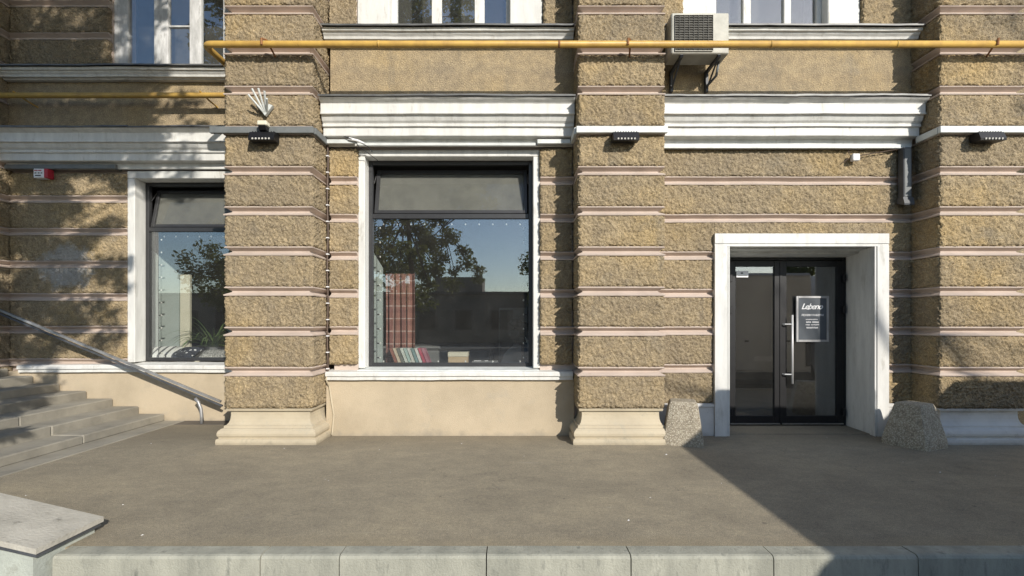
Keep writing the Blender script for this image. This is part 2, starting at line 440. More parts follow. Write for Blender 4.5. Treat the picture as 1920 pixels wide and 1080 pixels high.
# ------------------------------------------------------------------ mesh helpers
class MB:
    def __init__(s):
        s.v = []
        s.f = []
    def add(s, vs, fs):
        o = len(s.v)
        s.v += [tuple(v) for v in vs]
        s.f += [tuple(i + o for i in f) for f in fs]
        return s
    def box(s, x0, x1, y0, y1, z0, z1):
        vs = [(x, y, z) for z in (z0, z1) for y in (y0, y1) for x in (x0, x1)]
        return s.add(vs, [(0, 2, 3, 1), (4, 5, 7, 6), (0, 1, 5, 4), (1, 3, 7, 5), (3, 2, 6, 7), (2, 0, 4, 6)])
    def bbox(s, x0, x1, y0, y1, z0, z1, r=.006):
        """box with chamfered edges"""
        r = min(r, (x1 - x0) * .45, (y1 - y0) * .45, (z1 - z0) * .45)
        vs = []
        idx = {}
        for i, x in enumerate((x0, x1)):
            for j, y in enumerate((y0, y1)):
                for k, z in enumerate((z0, z1)):
                    sx, sy, sz = (1 if i == 0 else -1), (1 if j == 0 else -1), (1 if k == 0 else -1)
                    idx[i, j, k, 0] = len(vs); vs.append((x, y + sy * r, z + sz * r))
                    idx[i, j, k, 1] = len(vs); vs.append((x + sx * r, y, z + sz * r))
                    idx[i, j, k, 2] = len(vs); vs.append((x + sx * r, y + sy * r, z))
        fs = []
        I = idx
        for a in (0, 1):
            q = [(a, 0, 0), (a, 1, 0), (a, 1, 1), (a, 0, 1)]
            fs.append([I[p + (0,)] for p in q])
            q = [(0, a, 0), (1, a, 0), (1, a, 1), (0, a, 1)]
            fs.append([I[p + (1,)] for p in q])
            q = [(0, 0, a), (1, 0, a), (1, 1, a), (0, 1, a)]
            fs.append([I[p + (2,)] for p in q])
        for a in (0, 1):
            for c in (0, 1):
                fs.append([I[a, c, 0, 0], I[a, c, 1, 0], I[a, c, 1, 1], I[a, c, 0, 1]])
                fs.append([I[a, 0, c, 0], I[a, 1, c, 0], I[a, 1, c, 2], I[a, 0, c, 2]])
                fs.append([I[0, a, c, 1], I[1, a, c, 1], I[1, a, c, 2], I[0, a, c, 2]])
                for d in (0, 1):
                    fs.append([I[a, c, d, 0], I[a, c, d, 1], I[a, c, d, 2]])
        return s.add(vs, fs)
    def prism_x(s, prof, x0, x1):
        """profile of (y, z) points extruded along x, ends capped"""
        n = len(prof)
        vs = [(x0, y, z) for y, z in prof] + [(x1, y, z) for y, z in prof]
        fs = [(i, (i + 1) % n, n + (i + 1) % n, n + i) for i in range(n)]
        fs += [tuple(range(n))[::-1], tuple(range(n, 2 * n))]
        return s.add(vs, fs)
    def wavy_x(s, prof, x0, x1, amp=.004, fixed=0):
        """as prism_x, but hand-run: the line wanders a few millimetres along its length"""
        n = len(prof); k = max(2, int((x1 - x0) / .12)); ph = random.uniform(0, 9)
        vs = []
        for i in range(k + 1):
            x = x0 + (x1 - x0) * i / k
            d = amp * (.6 * math.sin(x * 2.1 + ph) + .4 * math.sin(x * 5.3 + ph * 2) + random.uniform(-.35, .35))
            e = amp * (.6 * math.sin(x * 3.1 + ph * 3) + random.uniform(-.3, .3))
            for y, z in prof:
                j = random.uniform(-.3, .3) * amp
                vs.append((x, y + e, z + d + j))
        fs = [(i * n + a, i * n + (a + 1) % n, (i + 1) * n + (a + 1) % n, (i + 1) * n + a) for i in range(k) for a in range(n)]
        fs += [tuple(range(n))[::-1], tuple(k * n + a for a in range(n))]
        return s.add(vs, fs)
    def prism_y(s, prof, y0, y1):
        n = len(prof)
        vs = [(x, y0, z) for x, z in prof] + [(x, y1, z) for x, z in prof]
        fs = [(i, (i + 1) % n, n + (i + 1) % n, n + i) for i in range(n)]
        fs += [tuple(range(n)), tuple(range(n, 2 * n))[::-1]]
        return s.add(vs, fs)
    def rings(s, x0, x1, yf, yb, prof):
        """loft of three-sided rings round a pilaster: prof = (offset, z) from the bottom up"""
        vs = []
        for o, z in prof:
            vs += [(x0 - o, yb, z), (x0 - o, yf - o, z), (x1 + o, yf - o, z), (x1 + o, yb, z)]
        fs = []
        for i in range(len(prof) - 1):
            for j in range(3):
                a = i * 4 + j
                fs.append((a, a + 1, a + 5, a + 4))
        fs.append((3, 2, 1, 0))
        t = (len(prof) - 1) * 4
        fs.append((t, t + 1, t + 2, t + 3))
        return s.add(vs, fs)
    def tube(s, pts, r, n=10, r2=None, cap=True):
        pts = [Vector(p) for p in pts]
        m = len(pts)
        vs = []
        prev = None
        for i, p in enumerate(pts):
            d = (pts[min(i + 1, m - 1)] - pts[max(i - 1, 0)]).normalized()
            if prev is None:
                up = Vector((0, 0, 1)) if abs(d.z) < .9 else Vector((1, 0, 0))
                a = d.cross(up).normalized()
            else:
                a = (prev - d * prev.dot(d)).normalized()
            prev = a
            b = d.cross(a)
            rr = r if r2 is None else r + (r2 - r) * i / (m - 1)
            for k in range(n):
                t = 2 * math.pi * k / n
                vs.append(p + a * (rr * math.cos(t)) + b * (rr * math.sin(t)))
        fs = []
        for i in range(m - 1):
            for k in range(n):
                fs.append((i * n + k, i * n + (k + 1) % n, (i + 1) * n + (k + 1) % n, (i + 1) * n + k))
        if cap:
            fs.append(tuple(range(n))[::-1])
            fs.append(tuple((m - 1) * n + k for k in range(n)))
        return s.add(vs, fs)
    def ball(s, c, r, n=8, m=5, sx=1, sy=1, sz=1):
        vs = [(c[0], c[1], c[2] - r * sz)]
        for i in range(1, m):
            t = math.pi * i / m - math.pi / 2
            for k in range(n):
                a = 2 * math.pi * k / n
                vs.append((c[0] + sx * r * math.cos(t) * math.cos(a), c[1] + sy * r * math.cos(t) * math.sin(a), c[2] + sz * r * math.sin(t)))
        vs.append((c[0], c[1], c[2] + r * sz))
        fs = [(0, 1 + (k + 1) % n, 1 + k) for k in range(n)]
        for i in range(m - 2):
            for k in range(n):
                fs.append((1 + i * n + k, 1 + i * n + (k + 1) % n, 1 + (i + 1) * n + (k + 1) % n, 1 + (i + 1) * n + k))
        l = 1 + (m - 2) * n
        fs += [(l + k, l + (k + 1) % n, len(vs) - 1) for k in range(n)]
        return s.add(vs, fs)
    def build(s, name, material, parent=None, smooth=False, label=None, kind=None, fixn=True):
        vs = np.array(s.v, dtype=float)
        lo, hi = vs.min(0), vs.max(0)
        org = np.array([(lo[0] + hi[0]) / 2, (lo[1] + hi[1]) / 2, lo[2]])
        me = bpy.data.meshes.new(name)
        me.from_pydata((vs - org).tolist(), [], s.f)
        if fixn:
            import bmesh
            bm = bmesh.new()
            bm.from_mesh(me)
            bmesh.ops.recalc_face_normals(bm, faces=bm.faces)
            bm.to_mesh(me)
            bm.free()
        if smooth:
            me.polygons.foreach_set('use_smooth', [True] * len(me.polygons))
        me.materials.append(M[material])
        return link(name, me, Vector(org), parent, label, kind)

ORG = {}
def link(name, me, org, parent=None, label=None, kind=None):
    o = bpy.data.objects.new(name, me)
    COL.objects.link(o)
    ORG[o] = Vector(org)
    if parent:
        o.parent = parent
        o.location = Vector(org) - ORG[parent]
    else:
        o.location = org
    if label:
        o['label'] = label
    if kind:
        o['kind'] = kind
    return o

def thing(name, label, cat, loc=(0, 0, 0), group=None):
    o = link(name, None, Vector(loc))
    tag(o, label, cat, group)
    return o

def part(name, parent, loc):
    return link(name, None, Vector(loc), parent)

def tag(o, label, cat, group=None):
    o['label'] = label
    o['category'] = cat
    if group:
        o['group'] = group
    return o

def B(x0, x1, y0, y1, z0, z1, r=None):
    m = MB()
    return m.box(x0, x1, y0, y1, z0, z1) if r is None else m.bbox(x0, x1, y0, y1, z0, z1, r)

# numpy gradient noise
_rng = np.random.RandomState(3)
_perm = _rng.permutation(256)
_perm = np.concatenate([_perm, _perm, _perm])
_grad = _rng.normal(size=(256, 3))
_grad /= np.linalg.norm(_grad, axis=1)[:, None]
def perlin(p):
    i = np.floor(p).astype(int)
    f = p - i
    u = f * f * f * (f * (f * 6 - 15) + 10)
    i &= 255
    out = 0
    for dx in (0, 1):
        for dy in (0, 1):
            for dz in (0, 1):
                h = _perm[_perm[_perm[i[:, 0] + dx] + i[:, 1] + dy] + i[:, 2] + dz]
                g = _grad[h]
                d = g[:, 0] * (f[:, 0] - dx) + g[:, 1] * (f[:, 1] - dy) + g[:, 2] * (f[:, 2] - dz)
                w = (u[:, 0] if dx else 1 - u[:, 0]) * (u[:, 1] if dy else 1 - u[:, 1]) * (u[:, 2] if dz else 1 - u[:, 2])
                out = out + w * d
    return out

def rough_block(x0, x1, yf, yb, z0, z1, parent, rad=.048, amp=1.0, step=.0125, sides=(True, True), material='stucco', name='block'):
    """one rusticated block: a rounded slab whose face is thrown, wormy render"""
    lo = np.array([x0, yf, z0]); hi = np.array([x1, yb + rad * 2, z1])
    if not sides[0]: lo[0] -= rad * 2
    if not sides[1]: hi[0] += rad * 2
    P, F = [], []
    cnt = 0
    def grid(o, a, b):
        nonlocal cnt
        na = max(2, int(np.linalg.norm(a) / step)); nb = max(2, int(np.linalg.norm(b) / step))
        s, t = np.meshgrid(np.linspace(0, 1, na + 1), np.linspace(0, 1, nb + 1), indexing='ij')
        P.append(o + s.reshape(-1, 1) * a + t.reshape(-1, 1) * b)
        k = np.arange((na + 1) * (nb + 1)).reshape(na + 1, nb + 1) + cnt
        F.append(np.stack([k[:-1, :-1], k[1:, :-1], k[1:, 1:], k[:-1, 1:]], -1).reshape(-1, 4))
        cnt += (na + 1) * (nb + 1)
    X = np.array([x1 - x0, 0, 0]); Y = np.array([0, yb - yf, 0]); Z = np.array([0, 0, z1 - z0])
    c0 = np.array([x0, yf, z0])
    grid(c0, X, Z)                      # front
    grid(c0 + Z, X, Y)                  # top
    grid(c0 + Y, X, -Y)                 # bottom
    if sides[0]: grid(c0 + Y, -Y, Z)
    if sides[1]: grid(c0 + X, Y, Z)
    P = np.concatenate(P); F = np.concatenate(F)
    q = np.clip(P, lo + rad, hi - rad)
    n = P - q
    n /= np.maximum(np.linalg.norm(n, axis=1), 1e-6)[:, None]
    w = P * 9
    warp = np.stack([perlin(w + 7.1), perlin(w + 31.7), perlin(w + 63.3)], 1) * 1.1
    # short trowel strokes: stretched along two slanting directions
    d1 = np.stack([P[:, 0] * .82 + P[:, 2] * .57, P[:, 1], -P[:, 0] * .57 + P[:, 2] * .82], 1)
    d2 = np.stack([P[:, 0] * .64 - P[:, 2] * .77, P[:, 1], P[:, 0] * .77 + P[:, 2] * .64], 1)
    a = perlin(d1 * np.array([10, 14, 22]) + warp)
    b = perlin(d2 * np.array([9, 14, 23]) + 17 + warp)
    cut = np.maximum(np.clip(1 - np.abs(a) * 6.5, 0, 1), np.clip(1 - np.abs(b) * 6.5, 0, 1))
    fine = perlin(P * 40 + 11)
    low = perlin(P * 4.2 + 5)
    h = (.007 - cut * .021 + fine * .012 + low * .010) * amp
    P = q + n * (rad + h - .004)[:, None]
    org = np.array([(x0 + x1) / 2, yf, z0])
    me = bpy.data.meshes.new(name)
    me.vertices.add(len(P)); me.vertices.foreach_set('co', (P - org).ravel())
    me.loops.add(F.size); me.loops.foreach_set('vertex_index', F.ravel())
    me.polygons.add(len(F)); me.polygons.foreach_set('loop_start', np.arange(0, F.size, 4))
    me.polygons.foreach_set('loop_total', np.full(len(F), 4))
    me.polygons.foreach_set('use_smooth', np.ones(len(F), dtype=bool))
    me.update(); me.validate()
    me.materials.append(M[material])
    return link(name, me, Vector(org), parent)

# ------------------------------------------------------------------ key planes
YW, YP, YL = 6.73, 6.28, 7.74          # bay face, pilaster face, recessed left bay face
G = .075                               # depth of the joints
def zk(k): return .944 + .527 * k      # centre height of joint k
GH = .05                               # half height of a joint
ZTOP = zk(14)

# ------------------------------------------------------------------ ground
road = MB().add([(-300, -300, -.15), (300, -300, -.15), (300, 300, -.15), (-300, 300, -.15)], [(0, 1, 2, 3)]).build('road', 'road', kind='structure', fixn=False)
pave = MB().box(-14, 14, 3.40, 8.4, -.14, 0).build('pavement', 'asphalt', kind='structure')
xs = [-3.12, -1.709, -1.173, -.174, .807, 1.774, 2.755, 3.74, 4.72, 5.7, 6.7, 7.7, 8.7, 9.7, 10.7, 11.7, 12.7, 13.7]
kerb = part('kerb', None, (0, 3.33, -.15)) if False else link('kerb', None, Vector((0, 3.33, -.15)))
kerb['kind'] = 'structure'
for a, b in zip(xs[:-1], xs[1:]):
    w = random.uniform(-.004, .004)
    h = .012 + random.uniform(-.002, .003)
    MB().prism_x([(3.255 + w, -.16), (3.398, -.16), (3.398, h), (3.285 + w, h), (3.268 + w, h - .006), (3.257 + w, h - .022)], a + .004, b - .004).build('kerb_stone', 'concrete', kerb)

# ------------------------------------------------------------------ the building
bld = thing('shop_building', 'tan rusticated stucco building with white cornices, shop windows and a double door', 'building', (0, 7.3, 0))

def groove_ring(x0, x1, yf, yb, z, parent):
    MB().rings(x0, x1, yf, yb, [(-.02, z - GH - .012), (-.004, z - GH - .01), (.001, z - GH + .004), (-.012, z - GH + .012), (-G + .012, z - .012), (-G, z - .004), (-G, z + .006), (-.03, z + GH - .014), (-.010, z + GH - .008), (-.006, z + GH), (-.02, z + GH + .012)]).build('groove', 'pink', parent)

def pilaster(x0, x1, yf, yb, plinth, name='pilaster', kmax=14, label=None):
    p = part(name, bld, ((x0 + x1) / 2, yf, 0))
    if label:
        p['label'] = label
    MB().box(x0 + G + .01, x1 - G - .01, yf + G + .01, yb, 0, ZTOP).build('core', 'pink', p)
    z = .455
    for k in range(kmax):
        zt = zk(k) - GH
        rough_block(x0, x1, yf, min(yb, yf + .75), z, zt, p)
        groove_ring(x0, x1, yf, min(yb, yf + .75), zk(k), p)
        z = zk(k) + GH
    o = -.07
    MB().rings(x0, x1, yf, yb, [(.062, 0), (.066, .03), (.06, .07), (.035, .08), (.04, .095), (.052, .115), (.054, .145), (.044, .175), (.018, .2), (-.005, .208), (-.008, .235), (-.03, .245), (-.048, .27), (-.06, .31), (-.066, .36), (-.066, .42), (-.03, .424), (-.022, .45), (-.03, .456)]).build('plinth', plinth, p, label=label)
    return p

pilaster(-3.78, -2.603, YP, 8.0, 'cream')
pilaster(.858, 2.01, YP, 6.9, 'cream')
pilaster(5.596, 6.75, YP, 6.9, 'plinth_grey')
pilaster(-9.3, -8.12, YL - .45, 8.0, 'cream')

def wall_panel(name, X, Y, Z, holes, material, parent):
    """wall slab with rectangular openings"""
    xs = sorted({X[0], X[1], *[h[0] for h in holes], *[h[1] for h in holes]})
    zs = sorted({Z[0], Z[1], *[h[2] for h in holes], *[h[3] for h in holes]})
    mb = MB()
    vi = {}
    def v(x, y, z):
        if (x, y, z) not in vi:
            vi[x, y, z] = len(mb.v); mb.v.append((x, y, z))
        return vi[x, y, z]
    nx, nz = len(xs) - 1, len(zs) - 1
    def solid(i, j):
        if not (0 <= i < nx and 0 <= j < nz): return False
        cx, cz = (xs[i] + xs[i + 1]) / 2, (zs[j] + zs[j + 1]) / 2
        return not any(h[0] < cx < h[1] and h[2] < cz < h[3] for h in holes)
    for i in range(nx):
        for j in range(nz):
            if not solid(i, j): continue
            a, b, c, d = xs[i], xs[i + 1], zs[j], zs[j + 1]
            mb.f.append((v(a, Y[0], c), v(b, Y[0], c), v(b, Y[0], d), v(a, Y[0], d)))
            mb.f.append((v(a, Y[1], d), v(b, Y[1], d), v(b, Y[1], c), v(a, Y[1], c)))
            if not solid(i - 1, j): mb.f.append((v(a, Y[0], c), v(a, Y[0], d), v(a, Y[1], d), v(a, Y[1], c)))
            if not solid(i + 1, j): mb.f.append((v(b, Y[0], d), v(b, Y[0], c), v(b, Y[1], c), v(b, Y[1], d)))
            if not solid(i, j - 1): mb.f.append((v(b, Y[0], c), v(a, Y[0], c), v(a, Y[1], c), v(b, Y[1], c)))
            if not solid(i, j + 1): mb.f.append((v(a, Y[0], d), v(b, Y[0], d), v(b, Y[1], d), v(a, Y[1], d)))
    return mb.build(name, material, parent)

def course(parent, x0, x1, yf, k, zlo=None, zhi=None, sides=(False, False), rad=.042):
    """blocks of the course above joint k-1 and below joint k"""
    a = (zk(k - 1) + GH) if zlo is None else zlo
    b = (zk(k) - GH) if zhi is None else zhi
    if b - a > .05:
        rough_block(x0, x1, yf, yf + G + .02, a, b, parent, rad=rad, sides=sides)

def groove_bar(parent, x0, x1, yf, k):
    z = zk(k)
    pr = [(yf + .02, z - GH - .012), (yf + .004, z - GH - .01), (yf, z - GH + .004), (yf + .012, z - GH + .012), (yf + G - .012, z - .012), (yf + G, z - .004), (yf + G, z + .006), (yf + .03, z + GH - .014), (yf + .010, z + GH - .008), (yf + .006, z + GH), (yf + .02, z + GH + .012), (yf + G + .03, z + GH + .012), (yf + G + .03, z - GH - .012)]
    MB().wavy_x(pr, x0, x1, .003).build('groove', 'pink', parent)

def cornice(parent, x0, x1, y):
    pr = [(0, 4.62), (.325, 4.60), (.30, 4.578), (.262, 4.556), (.250, 4.545), (.250, 4.425), (.262, 4.418), (.262, 4.404), (.222, 4.398), (.216, 4.375), (.196, 4.335), (.166, 4.308), (.178, 4.300), (.178, 4.268), (.148, 4.262), (.148, 4.152), (.142, 4.146), (.035, 4.14), (.03, 4.055), (0, 4.05)]
    c = MB().wavy_x([(y - o, z) for o, z in pr], x0, x1, .0025).build('cornice', 'white', parent)
    # sheet-metal flashing in lapped lengths
    n = max(1, int((x1 - x0) / 1.6))
    for i in range(n):
        a = x0 + (x1 - x0) * i / n; b = x0 + (x1 - x0) * (i + 1) / n
        dz = random.uniform(-.005, .005)
        MB().wavy_x([(y + .01, 4.655 + dz), (y - .345, 4.628 + dz), (y - .347, 4.604 + dz), (y - .342, 4.604 + dz), (y - .335, 4.620 + dz), (y + .01, 4.645 + dz)], a, b + (.02 if i < n - 1 else 0), .006).build('flashing', 'flashing', c)
    return c

def upper_sill(parent, x0, x1, y):
    pr = [(0, 5.622), (.21, 5.60), (.20, 5.562), (.17, 5.555), (.165, 5.54), (.15, 5.525), (.14, 5.515), (.13, 5.485), (.09, 5.482), (.07, 5.462), (0, 5.46)]
    c = MB().wavy_x([(y - o, z) for o, z in pr], x0, x1, .003).build('upper_cornice', 'white', parent)
    MB().wavy_x([(y + .01, 5.652), (y - .25, 5.626), (y - .252, 5.602), (y - .247, 5.602), (y - .24, 5.619), (y + .01, 5.642)], x0, x1).build('flashing', 'flashing', c)
    return c

def frame_rect(x0, x1, z0, z1, y0, y1, w, wb=None):
    """four butted bars"""
    wb = wb or w
    m = MB()
    m.bbox(x0, x0 + w, y0, y1, z0, z1, .004)
    m.bbox(x1 - w, x1, y0, y1, z0, z1, .004)
    m.bbox(x0 + w, x1 - w, y0 + .002, y1, z1 - w, z1, .004)
    m.bbox(x0 + w, x1 - w, y0 + .002, y1, z0, z0 + wb, .004)
    return m

def shop_window(x0, x1, z0, z1, y):
    """anthracite window: big fixed light below, tilted vent above"""
    w = part('window', bld, ((x0 + x1) / 2, y, z0))
    frame_rect(x0, x1, z0, z1, y, y + .08, .055).build('frame', 'anthracite', w)
    MB().bbox(x0 + .055, x1 - .055, y + .004, y + .08, 3.10, 3.17, .004).build('transom', 'anthracite', w)
    MB().box(x0 + .05, x1 - .05, y + .035, y + .041, z0 + .05, 3.105).build('pane', 'glass', w)
    # bottom-hung vent tilted into the room
    s = part('vent_sash', w, ((x0 + x1) / 2, y + .03, 3.175))
    a0, a1, hh = x0 + .075, x1 - .075, z1 - .06 - 3.175
    t = R(13)
    def tilt(m):
        m.v = [(vx, y + .03 + (vy - y - .03) * math.cos(t) + (vz - 3.175) * math.sin(t), 3.175 + (vz - 3.175) * math.cos(t) - (vy - y - .03) * math.sin(t)) for vx, vy, vz in m.v]
        return m
    tilt(frame_rect(a0, a1, 3.175, 3.175 + hh - .01, y + .01, y + .06, .05)).build('frame', 'anthracite', w)
    tilt(B(a0 + .045, a1 - .045, y + .03, y + .036, 3.22, 3.175 + hh - .055)).build('pane', 'vent_glass', w)
    tilt(B(a0 + .045, a1 - .045, y + .052, y + .056, 3.222, 3.175 + hh - .057)).build('blind', 'blind', w)
    bpy.data.objects.remove(s)
    for sx in (a0 - .012, a1 + .012):
        MB().tube([(sx, y + .05, 3.62), (sx, y + .19, 3.80)], .007, 6).build('stay', 'steel', w)
    return w

def casing(x0, x1, z0, z1, yf, yb, w, parent):
    """white reveal lining round an opening, butted"""
    c = part('window_casing', parent, ((x0 + x1) / 2, yf, z0))
    MB().bbox(x0, x0 + w, yf, yb, z0, z1 - w, .008).build('jamb', 'white', c)
    MB().bbox(x1 - w, x1, yf, yb, z0, z1 - w, .008).build('jamb', 'white', c)
    MB().bbox(x0, x1, yf - .003, yb, z1 - w, z1, .008).build('head', 'white', c)
    return c

def wood_window(xs, z0, z1, y, col, bars=(), glassm='glass'):
    """old white casement: xs = frame, lights and mullions as (x0, x1) solid pieces"""
    w = part('upper_window', bld, ((xs[0][0] + xs[-1][1]) / 2, y, z0))
    for i, (a, b) in enumerate(xs):
        MB().bbox(a, b, y, y + .07, z0, z1, .006).build('mullion' if 0 < i < len(xs) - 1 else 'stile', col, w)
    for (a, b), (c, d) in zip(xs[:-1], xs[1:]):
        MB().bbox(b, c, y + .006, y + .066, z0, z0 + .06, .005).build('rail', col, w)
        MB().bbox(b, c, y + .006, y + .066, z1 - .07, z1, .005).build('rail', col, w)
        MB().box(b - .004, c + .004, y + .04, y + .045, z0 + .05, z1 - .06).build('pane', glassm, w)
    for a, b, z in bars:
        MB().bbox(a, b, y + .01, y + .06, z, z + .025, .004).build('glazing_bar', col, w)
    MB().box(xs[0][0] - .2, xs[-1][1] + .2, y + .75, y + .8, z0 - .3, z1 + .3).build('room_wall', 'interior', w)
    return w

# ---- middle bay
YC = YW + G + .005
mid = part('wall', bld, (-.87, YW, 0))
MX = (-2.56, .85)
W1 = (-2.18, .395, .90, 4.035)
wall_panel('core', (-2.52, .93), (YC, 7.3), (0, ZTOP), [W1, (-2.2, .44, 5.62, 7.9)], 'pink', mid)
for k in range(1, 7):
    hi = 4.04 if k == 6 else None
    course(mid, -2.56, -2.17, YW, k, zhi=hi, sides=(False, True))
    course(mid, .385, .84, YW, k, zhi=hi, sides=(True, False))
    if k < 6:
        groove_bar(mid, -2.56, -2.185, YW, k); groove_bar(mid, .40, .88, YW, k)
MB().box(-2.55, .90, YW + .01, YC - .001, 4.645, 5.47).build('stucco_band', 'pebble', mid)
MB().box(-2.60, .87, YW - .01, YC - .002, 0, .79).build('apron', 'apron', mid)
cornice(mid, -2.585, .845, YW)
upper_sill(mid, -2.585, .845, YW)
MB().wavy_x([(7.0, .93), (6.66, .905), (6.64, .885), (6.64, .845), (6.665, .84), (6.665, .79), (7.0, .785)], -2.585, .845).build('window_sill', 'white', mid)
MB().prism_x([(6.995, .945), (6.70, .922), (6.69, .908), (6.995, .925)], -2.16, .375).build('sill_capping', 'white_trunk', mid)
casing(-2.18, .395, .94, 4.035, 6.80, 7.0, .095, mid)
shop_window(-2.083, .298, .945, 3.938, 6.98)
for k in range(10, 15):
    course(mid, -2.56, -2.20, YW, k, sides=(False, True)); course(mid, .44, .84, YW, k, sides=(True, False))
    groove_bar(mid, -2.56, -2.205, YW, k); groove_bar(mid, .445, .88, YW, k)
rough_block(-2.56, -2.20, YW, YC + .02, 5.655, zk(9) + GH + .02, mid, sides=(False, True))
# upper window in white surround
def surround(x0, x1, a, b, z0, z1, y, parent):
    c = part('white_surround', parent, ((x0 + x1) / 2, y, z0))
    MB().bbox(x0, a, y, y + .22, z0, z1, .01).build('jamb', 'white', c)
    MB().bbox(b, x1, y, y + .22, z0, z1, .01).build('jamb', 'white', c)
    MB().bbox(a, b, y + .003, y + .22, z1 - .25, z1, .01).build('head', 'white', c)
surround(-2.19, .43, -1.735, -.03, 5.625, 7.89, YW + .06, mid)
wood_window([(-1.735, -1.66), (-1.16, -1.02), (-.54, -.40), (-.085, -.03)], 5.63, 7.63, YW + .2, 'white')
MB().box(-2.55, .9, YW + .02, YC - .001, 7.9, ZTOP).build('stucco_band', 'pebble', mid)

# ---- right bay with the door
rgt = part('wall', bld, (3.8, YW, 0))
D = (2.83, 5.256, 0, 2.828)
wall_panel('core', (1.93, 5.67), (YC, 7.3), (0, ZTOP), [(2.86, 5.23, -.01, 2.80), (2.40, 4.93, 5.62, 7.9)], 'pink', rgt)
for k in range(0, 7):
    if k < 4:
        lo = .45 if k == 0 else None
        course(rgt, 2.02, 2.84, YW, k, zlo=lo, sides=(False, True)); course(rgt, 5.245, 5.6, YW, k, zlo=lo, sides=(True, False))
        if k < 3 or True:
            groove_bar(rgt, 1.98, 2.835, YW, k); groove_bar(rgt, 5.25, 5.65, YW, k)
    elif k == 4:
        course(rgt, 2.02, 2.84, YW, k, sides=(False, False)); course(rgt, 5.245, 5.6, YW, k)
        course(rgt, 2.845, 5.24, YW, k, zlo=2.815); groove_bar(rgt, 1.98, 5.65, YW, k)
    else:
        course(rgt, 2.02, 5.6, YW, k, zhi=4.04 if k == 6 else None)
        if k == 5: groove_bar(rgt, 1.98, 5.65, YW, k)
for (a, b) in ((2.02, 2.826), (5.26, 5.6)):
    MB().prism_x([(YC + .01, 0), (YW - .012, 0), (YW - .012, .40), (YW - .03, .41), (YW - .03, .44), (YW, .452), (YC + .01, .452)], a, b).build('base_course', 'plinth_grey', rgt)
MB().box(1.95, 5.64, YW + .01, YC - .001, 4.645, 5.47).build('stucco_band', 'pebble', rgt)
cornice(rgt, 1.985, 5.585, YW)
upper_sill(rgt, 1.985, 5.585, YW)
for k in range(10, 15):
    course(rgt, 2.02, 2.41, YW, k, sides=(False, True)); course(rgt, 4.92, 5.6, YW, k, sides=(True, False))
    groove_bar(rgt, 1.98, 2.40, YW, k); groove_bar(rgt, 4.935, 5.65, YW, k)
rough_block(4.93, 5.6, YW, YC + .02, 5.655, zk(9) + GH + .02, rgt, sides=(True, False))
surround(2.405, 4.925, 2.885, 4.47, 5.625, 7.89, YW + .06, rgt)
wood_window([(2.885, 2.95), (3.34, 3.45), (3.93, 4.03), (4.40, 4.47)], 5.63, 7.63, YW + .2, 'white')
MB().box(1.95, 5.64, YW + .02, YC - .001, 7.9, ZTOP).build('stucco_band', 'pebble', rgt)

# door surround: stepped white architrave and deep splayed reveal
dc = part('door_surround', bld, (4.04, 6.69, 0))
YD = 7.34
def jamb(sgn, xo, xi, xd):
    prof = [(xo, 6.69), (xi + sgn * .035, 6.69), (xi + sgn * .035, 6.703), (xi + sgn * .02, 6.703), (xi + sgn * .02, 6.695), (xi, 6.695), (xd, YD + .06), (xo, YD + .06)]
    m = MB(); n = len(prof)
    top = 2.828 - .178
    m.add([(x, y, 0) for x, y in prof] + [(x, y, top) for x, y in prof], [(i, (i + 1) % n, n + (i + 1) % n, n + i) for i in range(n)] + [tuple(range(n)), tuple(range(n, 2 * n))])
    m.build('jamb', 'white', dc)
jamb(-1, 2.83, 3.037, 3.27)
jamb(1, 5.256, 5.06, 5.115)
MB().prism_x([(6.687, 2.828), (6.687, 2.69), (6.70, 2.69), (6.70, 2.675), (6.692, 2.675), (6.692, 2.650), (6.85, 2.655), (6.85, 2.635), (7.05, 2.63), (7.05, 2.60), (YD + .06, 2.58), (YD + .06, 2.828)], 2.83, 5.256).build('head', 'white', dc)

door = part('door', bld, (4.05, YD, 0))
frame_rect(3.275, 5.11, -.02, 2.585, YD + .002, YD + .09, .05, .03).build('frame', 'black', door)
for a, b in ((3.325, 4.098), (4.104, 5.055)):
    lf = part('leaf', door, ((a + b) / 2, YD - .01, .02))
    m = frame_rect(a, b, .03, 2.53, YD - .012, YD + .05, .09, .13)
    bpy.data.objects.remove(lf)
    m.build('leaf', 'black', door)
    MB().box(a + .08, b - .08, YD + .012, YD + .02, .15, 2.45).build('pane', 'dark_glass', door)
MB().bbox(4.085, 4.118, YD - .022, YD - .012, .04, 2.52, .003).build('astragal', 'black', door)
MB().box(3.33, 4.085, YD - .03, YD - .013, .035, .05).build('weather_bar', 'steel', door)
MB().box(4.12, 5.05, YD - .03, YD - .013, .035, .05).build('weather_bar', 'steel', door)
h = MB().tube([(4.238, YD - .085, .66), (4.238, YD - .085, 1.70)], .0145, 12).build('handle', 'satin', door, smooth=True)
for z in (.80, 1.56):
    MB().tube([(4.238, YD - .085, z), (4.14, YD - .06, z), (4.13, YD - .012, z)], .009, 8).build('handle_stem', 'satin', door)
for z in (2.26, 1.78, .22):
    MB().bbox(5.03, 5.075, YD - .055, YD - .012, z - .055, z + .055, .006).build('hinge', 'black', door)
    MB().bbox(3.31, 3.35, YD - .055, YD - .012, z - .055, z + .055, .006).build('hinge', 'black', door)
MB().bbox(2.87, 5.23, 6.80, YD + .1, -.05, .012, .006).build('threshold', 'asphalt', dc)

